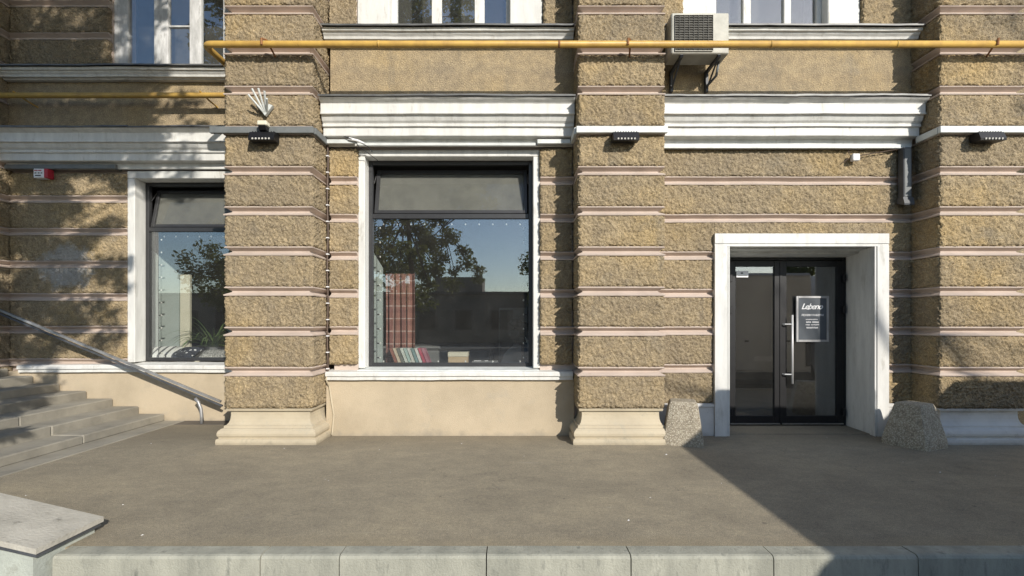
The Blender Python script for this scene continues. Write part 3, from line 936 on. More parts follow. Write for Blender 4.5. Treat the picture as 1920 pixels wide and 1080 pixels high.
# ---- recessed left bay
lft = part('wall', bld, (-6.0, YL, 0))
YLC = YL + G + .005
W2 = (-6.22, -3.6, .90, 4.035)
wall_panel('core', (-8.4, -3.5), (YLC, 8.3), (0, ZTOP), [W2, (-6.5, -3.7, 5.62, 7.9)], 'pink', lft)
for k in range(1, 7):
    course(lft, -8.1, -6.21, YL, k, zhi=4.0 if k == 6 else None, sides=(False, True))
    if k < 6: groove_bar(lft, -8.15, -6.225, YL, k)
groove_bar(lft, -8.15, -6.22, YL, 0)
MB().box(-8.15, -3.75, YL + .01, YLC - .001, 4.645, 5.47).build('stucco_band', 'pebble', lft)
MB().box(-8.15, -3.7, YL - .012, YLC - .002, 0, .80).build('apron', 'apron', lft)
cornice(lft, -8.12, -3.77, YL)
upper_sill(lft, -8.12, -3.77, YL)
MB().wavy_x([(8.0, .93), (7.67, .905), (7.65, .885), (7.65, .845), (7.675, .84), (7.675, .79), (8.0, .785)], -7.9, -3.77).build('window_sill', 'white', lft)
casing(-6.22, -3.6, .94, 4.035, 7.76, 8.0, .12, lft)
shop_window(-6.10, -3.72, .945, 3.91, 7.99)
for k in range(10, 15):
    course(lft, -8.1, -6.51, YL, k, sides=(False, True))
    groove_bar(lft, -8.15, -6.52, YL, k)
rough_block(-8.1, -6.51, YL, YLC + .02, 5.655, zk(9) - GH, lft, sides=(False, True))
groove_bar(lft, -8.15, -6.52, YL, 9)
M['old_white'] = mat('weathered_white_wood', (.66, .66, .65), (.42, .42, .41), 5, .75, .4, 25, .006, stretch=(2, 2, .6), dirt=((.3, .29, .27), 6, .56, .7))
wood_window([(-6.5, -6.27), (-5.85, -5.62), (-5.27, -5.08), (-4.72, -4.5), (-3.95, -3.72)], 5.63, 7.85, YL + .1, 'old_white', bars=[(-5.62, -5.27, 6.42)])
MB().box(-8.15, -3.75, YL + .02, YLC - .001, 7.9, ZTOP).build('stucco_band', 'pebble', lft)

# ---- walls beyond the picture, roof slab, interior shell
wall_panel('end_wall', (6.66, 13), (YC, 7.3), (0, ZTOP), [], 'pebble', bld)
wall_panel('end_wall', (-14, -9.2), (YLC, 8.3), (0, ZTOP), [], 'pebble', bld)
MB().box(-14, 13, 6.0, 16, ZTOP, ZTOP + .4).build('roof', 'flashing', bld)
MB().box(-9, 6.7, 12.0, 12.2, 0, 4.4).build('interior_wall', 'interior', bld)
MB().box(-9, 6.7, 8.31, 12.0, 4.4, 4.5).build('interior_ceiling', 'interior', bld)
MB().box(-3.0, 6.7, 7.31, 8.30, 4.4, 4.5).build('interior_ceiling', 'interior', bld)
MB().box(-9, 6.7, 7.45, 12.0, -.04, .005).build('interior_floor', 'interior_floor', bld)
MB().box(-3.1, -2.9, 7.31, 12.0, .006, 4.4).build('interior_wall', 'interior', bld)
MB().box(2.2, 2.35, 7.31, 12.0, .006, 4.4).build('interior_wall', 'interior', bld)
MB().box(6.6, 6.75, 7.31, 12.2, .006, 4.4).build('interior_wall', 'interior', bld)
MB().box(-9.1, -8.9, 8.31, 12.2, .006, 4.4).build('interior_wall', 'interior', bld)
MB().box(-2.6, 1.6, 7.32, 7.95, .80, .925).build('display_shelf', 'grey_box', bld)
MB().box(-6.6, -3.3, 8.32, 8.95, .80, .925).build('display_shelf', 'ivory', bld)
for x in (-1.9, -.4, 1.2):
    MB().box(x - .05, x + .05, 7.85, 7.9, .006, .80).build('shelf_leg', 'grey_box', bld)
for x in (-6.3, -3.9):
    MB().box(x - .05, x + .05, 8.85, 8.9, .006, .80).build('shelf_leg', 'grey_box', bld)

# ------------------------------------------------------------------ stairs, rail, cheek wall
st = thing('stone_staircase', 'worn grey stone steps climbing along the recessed bay to the left', 'stairs', (-7, 6, 0))
for i in range(8):
    x1 = -5.58 - .42 * i
    h0, h1 = .122 * i, .122 * (i + 1)
    ys = [3.52, 4.9, 6.25, 7.72]
    for a, b in zip(ys[:-1], ys[1:]):
        dz = random.uniform(-.005, .004); dx = random.uniform(-.012, .012)
        MB().bbox(x1 - .50, x1 + dx, a + .003, b - .003, 0.001 if i == 0 else h0 - .06, h1 + dz, .014).build('step', 'stone_step', st)
    if i:
        MB().box(-9.0, x1 - .45, 3.6, 7.7, 0.002, h0 - .08).build('riser_core', 'concrete', st) if i == 7 else None
MB().bbox(-5.58, -5.25, 3.56, 7.70, -.02, .012, .006).build('edging_strip', 'stone_step', st)

hr = thing('handrail', 'flat grey metal handrail sloping down over the steps to a bent post', 'handrail', (-4.85, 7.5, 0))
d = Vector((-4.1, 0, 1.70)); p0 = Vector((-4.55, 7.5, .35))
u = d.normalized(); nrm = Vector((-u.z, 0, u.x)) if False else Vector((u.z, 0, -u.x)) * -1
m = MB()
pts = [p0 + u * t for t in (0, d.length)]
hw, hh = .02, .016
vs = []
for p in pts:
    for sy, sn in ((-1, -1), (1, -1), (1, 1), (-1, 1)):
        vs.append(p + Vector((0, sy * hw, 0)) + nrm * (sn * hh))
m.add(vs, [(0, 1, 2, 3), (7, 6, 5, 4), (0, 4, 5, 1), (1, 5, 6, 2), (2, 6, 7, 3), (3, 7, 4, 0)])
m.build('rail', 'rail', hr)
m = MB()
vs = []
for p in [p0 + u * -.05 - nrm * 0, p0 + u * (d.length - .05)]:
    q = p + nrm * -.052 if nrm.z > 0 else p + nrm * .052
    for sy, sn in ((-1, -1), (1, -1), (1, 1), (-1, 1)):
        vs.append(q + Vector((0, sy * .014, 0)) + nrm * (sn * .013))
m.add(vs, [(0, 1, 2, 3), (7, 6, 5, 4), (0, 4, 5, 1), (1, 5, 6, 2), (2, 6, 7, 3), (3, 7, 4, 0)])
m.build('under_rail', 'dark_grey', hr)
MB().tube([(-4.85, 7.5, 0), (-4.85, 7.5, .12), (-4.86, 7.5, .24), (-4.90, 7.5, .34), (-4.95, 7.5, .40)], .024, 10).build('post', 'rail', hr, smooth=True)
MB().tube([(-8.5, 7.5, .9), (-8.5, 7.5, 1.93)], .022, 10).build('post', 'rail', hr, smooth=True)

cw = thing('stair_cheek_wall', 'low concrete cheek wall with sloping cap slab beside the kerb', 'low wall', (-3.7, 3.4, -.15))
sl = .23
def slope_box(x0, x1, y0, y1, zb, zt, name, matn, flat=False):
    m = MB()
    vs = []
    for x in (x0, x1):
        dz = (x1 - x) * sl
        for y in (y0, y1):
            for z, s_ in ((zb, not flat), (zt, True)):
                vs.append((x, y, z + (dz if s_ else 0)))
    m.add(vs, [(0, 1, 3, 2), (4, 6, 7, 5), (0, 4, 5, 1), (2, 3, 7, 6), (0, 2, 6, 4), (1, 5, 7, 3)])
    return m
slope_box(-5.6, -3.13, 3.155, 3.68, .068, .105, 'cap', 'concrete').build('cap', 'cap_stone', cw)
slope_box(-5.6, -3.142, 3.168, 3.67, .040, .0675, 'edge', 'concrete').build('steel_edge', 'dark_grey', cw)
slope_box(-5.6, -3.165, 3.172, 3.64, -.15, .0395, 'wall', 'concrete', True).build('wall', 'mint_wall', cw)

# ------------------------------------------------------------------ pebble concrete blocks by the door
def stone_block(name, cx, cy, w, dpt, h, tw, td, rot, label):
    o = MB()
    rings_ = [(w, dpt, 0), (w * 1.0, dpt * 1.0, .05), (w * .98, dpt * .98, .10), (tw * 1.08, td * 1.08, h * .9), (tw, td, h * .975), (tw * .9, td * .9, h)]
    vs = []
    n = 28
    for (a, b, z) in rings_:
        for k in range(n):
            t = 2 * math.pi * (k + .5) / n
            c, s_ = math.cos(t), math.sin(t)
            e = 12.0
            r = (abs(c) ** e + abs(s_) ** e) ** (-1 / e)
            j = 1 + .012 * math.sin(5 * t + z * 9) + random.uniform(-.006, .006)
            x, y = a / 2 * r * c * j, b / 2 * r * s_ * j
            vs.append((cx + x * math.cos(rot) - y * math.sin(rot), cy + x * math.sin(rot) + y * math.cos(rot), z))
    fs = []
    for i in range(len(rings_) - 1):
        for k in range(n):
            fs.append((i * n + k, i * n + (k + 1) % n, (i + 1) * n + (k + 1) % n, (i + 1) * n + k))
    fs.append(tuple(range(n))[::-1]); fs.append(tuple((len(rings_) - 1) * n + k for k in range(n)))
    o.add(vs, fs)
    ob = o.build(name, 'aggregate')
    tag(ob, label, 'bollard')
    return ob
stone_block('concrete_bollard', 2.26, 6.36, .50, .44, .56, .34, .30, R(-16), 'pebble concrete block between pilaster plinth and left door jamb')
stone_block('concrete_bollard', 5.21, 6.22, .53, .52, .55, .33, .30, R(24), 'wide tapered pebble concrete block against the whitish grey plinth')

# ------------------------------------------------------------------ gas pipe
def pipe_path(pts, r, seg=6, rad=.12):
    pts = [Vector(p) for p in pts]
    out = [pts[0]]
    for a, b, c in zip(pts[:-2], pts[1:-1], pts[2:]):
        u1, u2 = (a - b).normalized(), (c - b).normalized()
        for i in range(seg + 1):
            t = i / seg
            out.append((b + u1 * rad) * (1 - t) ** 2 + b * 2 * t * (1 - t) + (b + u2 * rad) * t * t)
    out.append(pts[-1])
    return out
ZG = 5.135
gp = thing('gas_pipe', 'yellow painted gas pipe running along the facade and turning into the recess', 'pipe', (0, 6.15, ZG))
MB().tube(pipe_path([(-10, 7.5, ZG), (-3.93, 7.5, ZG), (-3.93, 6.12, ZG), (12, 6.12, ZG)], .042, rad=.11), .042, 14).build('pipe', 'yellow', gp, smooth=True)
for x in (-3.16, 1.48, 6.16):
    MB().tube([(x, 6.07, ZG + .045), (x + .03, 6.12, ZG + .055), (x + .06, 6.30, ZG - .07)], .012, 6).build('bracket', 'rust', gp)
    MB().tube([(x - .01, 6.075, ZG - .03), (x - .01, 6.07, ZG + .05)], .014, 6).build('clamp', 'rust', gp)
for x in (-1.7, .6, 3.3, 4.9):
    MB().tube([(x - .012, 6.12, ZG), (x + .012, 6.12, ZG)], .0455, 14).build('weld', 'rust' if x in (.6,) else 'yellow', gp, smooth=True)
for x in (-7.75, -4.85):
    MB().tube([(x, 7.45, ZG + .045), (x + .05, 7.6, ZG - .03), (x + .1, 7.76, ZG - .08)], .012, 6).build('bracket', 'yellow', gp)

# ------------------------------------------------------------------ air conditioner
ac = thing('air_conditioner', 'weathered white outdoor air conditioner unit on brackets below the upper window', 'air conditioner', (2.46, 6.45, 5.09))
AX0, AX1, AZ0, AZ1, AY = 2.085, 2.835, 5.10, 5.635, 6.27
MB().bbox(AX0, AX1, AY, AY + .29, AZ0, AZ1, .012).build('case', 'ac_plastic', ac)
gx0, gx1, gz0, gz1 = AX0 + .04, AX0 + .535, AZ0 + .03, AZ1 - .035
MB().box(gx0, gx1, AY - .004, AY - .001, gz0, gz1).build('coil', 'ac_fin', ac)
gr = part('grille', ac, ((gx0 + gx1) / 2, AY - .01, gz0))
n = 15
for i in range(n + 1):
    z = gz0 + (gz1 - gz0) * i / n
    MB().box(gx0, gx1, AY - .016, AY - .005, z - .0035, z + .0035).build('grille_bar', 'ac_plastic' if i % 15 == 0 else 'ac_fin', gr)
for i in range(9):
    x = gx0 + (gx1 - gx0) * i / 8
    MB().box(x - .003, x + .003, AY - .015, AY - .006, gz0 + .004, gz1 - .004).build('grille_bar', 'ac_fin', gr)
for x in (AX0 + .12, AX1 - .14):
    MB().prism_x([(YW + .02, AZ0 - .002), (AY + .01, AZ0 - .002), (AY + .01, AZ0 - .04), (YW - .06, AZ0 - .045), (YW - .06, AZ0 - .30), (YW + .02, AZ0 - .30)], x, x + .035).build('bracket', 'dark_grey', ac)
    MB().tube([(x + .017, AY + .06, AZ0 - .035), (x + .017, YW - .02, AZ0 - .28)], .013, 6).build('brace', 'dark_grey', ac)
MB().tube([(AX1 - .05, AY + .2, AZ0), (AX1 - .06, AY + .25, AZ0 - .16), (AX1 - .1, YW - .02, AZ0 - .2), (AX1 - .12, YW + .03, AZ0 - .1)], .018, 8).build('hose', 'grey_trunk', ac, smooth=True)

# ------------------------------------------------------------------ cable trunking, duct, boxes
def trunk(name, segs, matn, label):
    t = thing(name, label, 'trunking', segs[0][0:1] + (segs[0][2], segs[0][4]))
    for s_ in segs:
        B(*s_, r=.004).build('channel', matn, t)
    return t
ZT = 4.09
trunk('cable_trunking', [(-3.92, -2.575, 6.215, 6.26, ZT - .045, ZT + .04), (-2.603, -2.558, 6.262, 6.66, ZT - .045, ZT + .04)], 'grey_trunk', 'grey cable trunking wrapped round the pilaster with the flag holder')
trunk('cable_trunking', [(.835, 2.02, 6.215, 6.26, ZT - .04, ZT + .045), (.812, .852, 6.262, 6.62, ZT - .04, ZT + .045)], 'white_trunk', 'white cable trunking round the pilaster between shop window and door')
trunk('cable_trunking', [(5.55, 7.2, 6.215, 6.26, ZT - .04, ZT + .045), (5.548, 5.59, 6.262, 6.60, ZT - .04, ZT + .045)], 'white_trunk', 'whitish trunking round the pilaster behind the wide concrete block')
trunk('cable_trunking', [(1.99, 5.54, 6.655, 6.70, 4.005, 4.06)], 'white_trunk', 'long white trunking under the cornice above the door')
trunk('cable_trunking', [(-2.557, -2.17, 6.62, 6.665, 4.06, 4.115), (-2.15, .33, 6.665, 6.70, 4.045, 4.085), (.35, .81, 6.625, 6.67, 4.06, 4.12)], 'white_trunk', 'thin grey white trunking under the cornice above the shop window')
trunk('cable_trunking', [(-8.1, -6.33, 7.655, 7.70, 4.04, 4.11), (-6.372, -6.33, 7.702, 7.80, 4.04, 4.11)], 'grey_trunk', 'grey trunking under the cornice of the recessed bay')
lw = thing('loose_wires', 'loose dark wires hanging from the trunking at the shop window corner', 'wires', (-2.1, 6.6, 3.9))
MB().tube([(-2.34, 6.60, 4.16), (-2.22, 6.58, 4.11), (-2.12, 6.60, 4.08), (-2.0, 6.66, 4.03), (-1.95, 6.70, 3.97)], .006, 6).build('wire', 'charcoal', lw)
MB().tube([(-2.17, 6.62, 4.09), (-2.10, 6.60, 4.0), (-1.98, 6.70, 3.93), (-1.90, 6.80, 3.88)], .005, 6).build('wire', 'charcoal', lw)
MB().tube([(-2.24, 6.605, 4.115), (-2.12, 6.59, 4.085), (-2.03, 6.60, 4.05)], .022, 8, .012).build('plug', 'paper', lw)
dk = thing('cable_duct', 'dark grey vertical metal duct beside the door pilaster under the cornice', 'duct', (5.44, 6.65, 3.2))
MB().bbox(5.385, 5.50, 6.60, 6.70, 3.30, 4.0, .006).build('duct', 'dark_grey', dk)
MB().bbox(5.40, 5.485, 6.595, 6.599, 3.32, 3.98, .001).build('cover', 'grey_trunk', dk)
MB().prism_x([(6.70, 3.31), (6.59, 3.31), (6.565, 3.22), (6.57, 3.20), (6.70, 3.24)], 5.37, 5.51).build('foot', 'dark_grey', dk)
jb = thing('junction_box', 'small white junction box on a sagging wire above the door', 'junction box', (4.76, 6.68, 3.83))
MB().bbox(4.715, 4.815, 6.635, 6.70, 3.83, 3.925, .008).build('box', 'paper', jb)
MB().tube([(4.62, 6.69, 3.82), (4.70, 6.68, 3.88), (4.95, 6.68, 3.93), (5.38, 6.68, 4.0)], .006, 6).build('wire', 'cable', jb)
MB().tube([(4.70, 6.70, 4.02), (4.69, 6.69, 3.95), (4.72, 6.68, 3.89)], .005, 6).build('wire', 'cable', jb)

dcab = thing('down_cable', 'thin brown clipped cable running down beside the shop window pilaster', 'cable', (-2.57, 6.7, 0))
pts = [(-2.572 + .006 * math.sin(i * 1.3), 6.695, 4.06 - i * .2) for i in range(17)]
MB().tube(pts, .011, 6).build('cable', 'cable', dcab)
for i in range(14):
    MB().bbox(-2.59, -2.553, 6.675, 6.72, 3.9 - i * .228, 3.915 - i * .228, .003).build('clip', 'paper', dcab)
pts = [(-2.572, 6.66, .84), (-2.57, 6.63, .80), (-2.55, 6.70, .70), (-2.52, 6.705, .48), (-2.49, 6.705, .30), (-2.50, 6.70, .16), (-2.51, 6.69, .02)]
MB().tube(pts, .011, 6).build('lower_cable', 'cream', dcab)

def floodlight(x, label):
    f = thing('floodlight', label, 'floodlight', (x, 6.15, 3.9), 'floodlights under the trunking')
    w = .165
    m = MB().prism_x([(6.265, 4.035), (6.15, 4.03), (6.115, 3.94), (6.12, 3.915), (6.265, 3.925)], x - w, x + w)
    m.build('housing', 'black', f)
    for i in range(6):
        MB().tube([(x - .105 + i * .042, 6.114, 3.935), (x - .105 + i * .042, 6.106, 3.93)], .011, 8).build('led', 'bulb', f)
    MB().bbox(x - .03, x + .03, 6.20, 6.29, 3.99, 4.045, .005).build('arm', 'black', f)
    for i in range(9):
        MB().box(x - w + .03 + i * .034, x - w + .038 + i * .034, 6.16, 6.25, 4.031, 4.045).build('fin', 'black', f)
    return f
floodlight(-3.20, 'black LED floodlight under the flag holder')
floodlight(1.46, 'black LED floodlight on the pilaster between shop window and door')
floodlight(6.14, 'black LED floodlight on the pilaster behind the wide concrete block')

fh = thing('flag_holder', 'white fan of five flag tubes fixed to the pilaster', 'flag holder', (-3.2, 6.22, 4.3))
for i, a in enumerate((-36, -19, -3, 15, 34)):
    l = (.20, .25, .24, .21, .13)[i]
    b0 = Vector((-3.20 + .012 * (i - 2), 6.225, 4.315))
    e = b0 + Vector((math.sin(R(a)) * l, -.15, math.cos(R(a)) * l))
    MB().tube([b0, e], .013, 10).build('tube', 'white_trunk', fh, smooth=False)
MB().prism_y([(-3.30, 4.40), (-3.20, 4.27), (-3.10, 4.40), (-3.15, 4.42), (-3.20, 4.345), (-3.25, 4.42)], 6.215, 6.262).build('plate', 'white_trunk', fh)
eb = thing('sensor_box', 'small cream sensor box above the floodlight under the flag holder', 'sensor', (-3.19, 6.15, 4.05))
MB().bbox(-3.25, -3.13, 6.11, 6.212, 4.105, 4.165, .01).build('box', 'ivory', eb)
MB().prism_x([(6.212, 4.104), (6.11, 4.104), (6.14, 4.05), (6.212, 4.05)], -3.235, -3.145).build('mount', 'black', eb)

al = thing('alarm_box', 'small white and red alarm box on the shaded wall of the recessed bay', 'alarm box', (-7.48, 7.68, 3.88))
MB().bbox(-7.60, -7.435, 7.62, 7.735, 3.885, 4.03, .006).build('case', 'paper', al)
MB().bbox(-7.434, -7.375, 7.62, 7.735, 3.885, 4.03, .006).build('lamp', 'red', al)
for i, (a, b, z) in enumerate(((-7.585, -7.53, 4.0), (-7.52, -7.47, 4.0), (-7.58, -7.55, 3.96), (-7.525, -7.50, 3.96), (-7.48, -7.455, 3.96), (-7.57, -7.48, 3.92))):
    MB().box(a, b, 7.617, 7.6195, z - .008, z + .008).build('mark', 'red' if i < 2 else 'charcoal', al)

# ------------------------------------------------------------------ door sign and notice
sg = thing('door_sign', 'framed slate shop sign with white script hung on the door glass', 'sign', (4.54, YD - .03, 1.3))
SX0, SX1, SZ0, SZ1, SY = 4.325, 4.825, 1.29, 1.99, YD - .028
frame_rect(SX0, SX1, SZ0, SZ1, SY - .012, SY + .012, .034).build('frame', 'rail', sg)
MB().box(SX0 + .03, SX1 - .03, SY - .002, SY + .010, SZ0 + .03, SZ1 - .03).build('face', 'sign_face', sg)
def text(s_, x, y, z, size, shear=0, bold=.0, space=1.0):
    cu = bpy.data.curves.new('lettering', 'FONT')
    cu.body = s_; cu.size = size; cu.align_x = 'CENTER'; cu.shear = shear; cu.offset = bold; cu.space_character = space; cu.extrude = .0008
    o = bpy.data.objects.new('tmp_text', cu); COL.objects.link(o)
    bpy.context.view_layer.update()
    me = bpy.data.meshes.new_from_object(o.evaluated_get(bpy.context.evaluated_depsgraph_get()))
    bpy.data.objects.remove(o)
    me.materials.clear(); me.materials.append(M['paper'])
    me.name = 'lettering'
    l = link('lettering', me, Vector((x, y, z)), sg)
    l.rotation_euler = (R(90), 0, 0)
    return l
XM = (SX0 + SX1) / 2
text('Lebeno', XM - .012, SY - .005, 1.79, .122, .42, .0016, .86)
MB().tube([(XM - .15, SY - .004, 1.793), (XM - .11, SY - .004, 1.798), (XM - .06, SY - .004, 1.785)], .006, 6).build('lettering', 'paper', sg)
text('РЕЖИМ РАБОТЫ', XM, SY - .005, 1.685, .040, 0, .001)
# rows of small unreadable print
for z, wdt, hgt, gaps in ((1.632, .20, .016, (11, 12)), (1.592, .195, .026, (5,)), (1.552, .205, .018, (4,)), (1.508, .18, .026, ())):
    nn = int(wdt / .0155)
    m = MB()
    for i in range(nn):
        if i in gaps: continue
        x = XM - wdt / 2 + wdt * i / nn
        m.box(x, x + .0105, SY - .0045, SY - .0025, z - hgt / 2 + random.choice((0, .003)), z + hgt / 2 - random.choice((0, .003)))
    m.build('print_row', 'paper', sg)
nt_ = thing('paper_notice', 'small white paper notice in the upper corner of the door', 'notice', (3.50, YD - .02, 2.25))
MB().box(3.425, 3.605, YD - .017, YD - .013, 2.275, 2.375).build('sheet', 'paper', nt_)
MB().box(3.49, 3.525, YD - .0195, YD - .0175, 2.33, 2.35).build('print_row', 'charcoal', nt_)
MB().box(3.45, 3.58, YD - .0195, YD - .0175, 2.297, 2.303).build('print_row', 'grey_box', nt_)

# ------------------------------------------------------------------ things in the shop windows
def string_lights(x0, x1, z0, z1, y, label):
    s_ = thing('string_lights', label, 'string lights', ((x0 + x1) / 2, y, z0), 'string lights round the shop windows')
    path = [(x0, y, z0), (x0, y, z1), (x1, y, z1), (x1, y, z0), (x0, y, z0)]
    MB().tube(path[:4], .005, 5).build('wire', 'charcoal', s_)
    MB().tube([(x0, y, z0), (x1, y, z0)], .005, 5).build('wire', 'charcoal', s_)
    bm = MB().ball((0, 0, 0), .018, 7, 5, 1, 1, 1.35)
    def bulb(x, z, dx, dz):
        MB().tube([(x, y, z), (x + dx * .035, y, z + dz * .035)], .010, 6).build('socket', 'charcoal', s_)
        MB().ball((x + dx * .05, y, z + dz * .05), .0125, 7, 5, 1, 1, 1.3).build('bulb', 'bulb', s_, smooth=True)
    n = 11
    for i in range(n):
        bulb(x0 + (x1 - x0) * (i + .5) / n, z1, 0, -1)
        if i % 2 == 0:
            bulb(x0 + (x1 - x0) * (i + .5) / n, z0, 0, 1)
    for i in range(10):
        z = z0 + (z1 - z0) * (i + .5) / 10
        bulb(x0, z, 1, 0); bulb(x1, z, -1, 0)
string_lights(-2.0, .22, .96, 3.09, 7.10, 'string of clear bulbs round the shop window with the plaid curtain')
string_lights(-5.98, -3.80, .96, 3.09, 8.12, 'string of clear bulbs round the shop window with the palm')

# middle window
cu = MB()
nx, nz = 60, 4
for j in range(nz + 1):
    for i in range(nx + 1):
        t = i / nx
        x = -2.0 + .46 * t
        cu.v.append((x, 7.62 + .035 * math.sin(t * 30) + .015 * math.sin(t * 71 + j), .94 + 1.42 * j / nz))
for j in range(nz):
    for i in range(nx):
        a = j * (nx + 1) + i
        cu.f.append((a, a + 1, a + nx + 2, a + nx + 1))
c_ = cu.build('plaid_curtain', 'plaid', smooth=True, fixn=False)
so = c_.modifiers.new('thick', 'SOLIDIFY'); so.thickness = .006
tag(c_, 'brown plaid curtain with pale lines hanging in the shop window', 'curtain')
sp = MB().prism_y([(-2.16, .93), (-1.98, .93), (-1.98, 2.42), (-2.16, 2.72)], 7.34, 7.38).build('side_panel', 'sage')
tag(sp, 'pale sage side panel with slanted top beside the plaid curtain', 'panel')
cols = [(.30, .12, .08), (.62, .52, .38), (.16, .17, .14), (.62, .66, .58), (.42, .55, .5), (.68, .68, .62), (.25, .36, .36), (.7, .7, .64), (.5, .1, .14), (.45, .2, .24)]
for i, c in enumerate(cols):
    M['book%d' % i] = mat('cloth_sample_%d' % i, c, None, 6, .8)
    nm = ('brown', 'tan', 'olive', 'pale grey green', 'light teal', 'off white', 'slate teal', 'ivory', 'crimson', 'rose')[i]
    x = -1.80 + .055 * i
    lean = .10
    b_ = MB().prism_y([(x, .927), (x + .044, .927), (x + .044 - lean, .927 + .26), (x - lean, .927 + .26)], 7.42, 7.60).build('sample_book', 'book%d' % i)
    tag(b_, '%s fabric sample book leaning in the row by the plaid curtain' % nm, 'book', 'fabric sample books on the window shelf')
bx = thing('gift_box', 'kraft cardboard box with a lid on the window shelf', 'box', (-.83, 7.45, .926))
MB().bbox(-.98, -.68, 7.36, 7.56, .927, 1.06, .004).build('base', 'cardboard', bx)
MB().bbox(-.985, -.675, 7.355, 7.565, 1.062, 1.13, .004).build('lid', 'ivory', bx)
MB().box(-.99, -.67, 7.345, 7.353, .927, .955).build('label_strip', 'paper', bx)
tr = thing('display_tray', 'flat grey tray with white tags beside the kraft box', 'tray', (-.42, 7.45, .926))
MB().bbox(-.62, -.22, 7.38, 7.60, .927, .99, .008).build('tray', 'grey_box', tr)
MB().box(-.58, -.48, 7.39, 7.45, .992, 1.0).build('tag', 'paper', tr)
MB().box(-.42, -.37, 7.39, 7.43, .992, 1.0).build('tag', 'paper', tr)
ob = MB()
prof = [(-.18, .927), (.08, .927), (.08, 1.22), (.02, 1.21), (-.06, 1.16), (-.13, 1.07)]
ob.prism_y(prof, 7.62, 7.72)
tag(ob.build('arched_board', 'grey_box'), 'dark grey curved board standing behind the tray', 'board')
tag(MB().prism_y([(.09, .927), (.25, .927), (.27, 1.24), (.09, 1.24)], 7.56, 7.66).build('storage_box', 'grey_box'), 'mid grey upright box beside the dark wreath', 'box')
wr = thing('fabric_bouquet', 'bundle of black cloth loops with silver ribbons in the window corner', 'decoration', (.2, 7.5, .926))
for i, (x, z, r) in enumerate(((.03, 1.40, .10), (.16, 1.50, .12), (.06, 1.58, .09), (.22, 1.37, .10), (.13, 1.31, .09))):
    MB().ball((x, 7.50 + .04 * (i % 2), z), r, 12, 8, 1.1, .6, .8).build('loop', 'charcoal', wr, smooth=True)
MB().tube([(.16, 7.5, 1.32), (.17, 7.5, .927)], .02, 8).build('stem', 'charcoal', wr)
for i in range(5):
    x = .20 + .02 * i
    MB().prism_y([(x, 1.36 - .02 * i), (x + .014, 1.36 - .02 * i), (x + .07, 1.12 - .01 * i), (x + .052, 1.11 - .01 * i)], 7.36, 7.366).build('ribbon', 'steel', wr)
cab = thing('tall_cabinet', 'tall dark grey cabinet standing in the room behind the shop window', 'cabinet', (.1, 9.2, 0))
MB().bbox(-.25, .30, 9.0, 9.5, .006, 1.86, .01).build('carcass', 'grey_box', cab)
MB().bbox(-.23, .02, 8.975, 8.998, .05, 1.82, .006).build('door', 'interior', cab)
MB().bbox(.03, .28, 8.975, 8.998, .05, 1.82, .006).build('door', 'grey_box', cab)
ct = thing('counter', 'long dark shop counter across the back of the room', 'counter', (-1.2, 10, 0))
MB().bbox(-2.6, -.4, 9.8, 10.4, .006, 1.05, .01).build('carcass', 'interior', ct)
MB().bbox(-2.65, -.35, 9.75, 10.45, 1.052, 1.10, .008).build('top', 'grey_box', ct)
for x in (-2.6, -1.88, -1.15):
    MB().bbox(x + .03, x + .68, 9.775, 9.798, .1, 1.0, .004).build('panel', 'grey_box', ct)

# left window
tag(MB().prism_y([(-6.36, .93), (-5.87, .93), (-5.87, 2.43), (-6.36, 2.86)], 8.46, 8.50).build('side_panel', 'sage'), 'wide grey green slanted panel beside the ivory board', 'panel')
tag(MB().bbox(-5.86, -5.69, 8.47, 8.53, .93, 2.43, .005).build('ivory_board', 'ivory'), 'narrow ivory upright board behind the pillows', 'board')
def pillow(cx, cy, cz, w, h, t, rx, rz, matn, label):
    m = MB(); n = 12
    for s_ in (1, -1):
        base = len(m.v)
        for j in range(n + 1):
            for i in range(n + 1):
                a, b = i / n * 2 - 1, j / n * 2 - 1
                th = t * (max(0, (1 - a ** 4) * (1 - b ** 4))) ** .6
                k = 1 - .08 * (1 - abs(b)) * abs(a) ** 3 - .0
                m.v.append((a * w / 2 * (1 - .07 * (1 - b * b) * 1.0), s_ * th / 2, b * h / 2 * (1 - .07 * (1 - a * a))))
        for j in range(n):
            for i in range(n):
                q = base + j * (n + 1) + i
                m.f.append((q, q + 1, q + n + 2, q + n + 1))
    from mathutils import Matrix
    mt = Matrix.Rotation(rz, 3, 'Z') @ Matrix.Rotation(rx, 3, 'X')
    m.v = [tuple(mt @ Vector(v) + Vector((cx, cy, cz))) for v in m.v]
    zmin = min(v[2] for v in m.v)
    m.v = [(v[0], v[1], v[2] - zmin + .928) for v in m.v]
    tag(m.build('pillow', matn, smooth=True), label, 'pillow')
pillow(-5.97, 8.27, 1.1, .52, .40, .16, R(-62), R(20), 'stripe', 'white pillow with dark wavy stripes on the window ledge')
pillow(-5.58, 8.24, 1.1, .46, .36, .15, R(-58), R(-24), 'dots', 'navy pillow with white dots on the window ledge')
M['tweed'] = mat('grey_tweed', (.6, .58, .52), (.1, .1, .1), 34, .95)
pillow(-5.12, 8.25, 1.1, .46, .28, .14, R(-64), R(8), 'tweed', 'black and white tweed pillow in front of the palm')
pl = thing('potted_palm', 'green palm with long arching blades behind the pillows', 'plant', (-5.42, 8.70, .925))
MB().tube([(-5.42, 8.70, .926), (-5.42, 8.70, 1.14)], .09, 14, .12).build('pot', 'grey_box', pl)
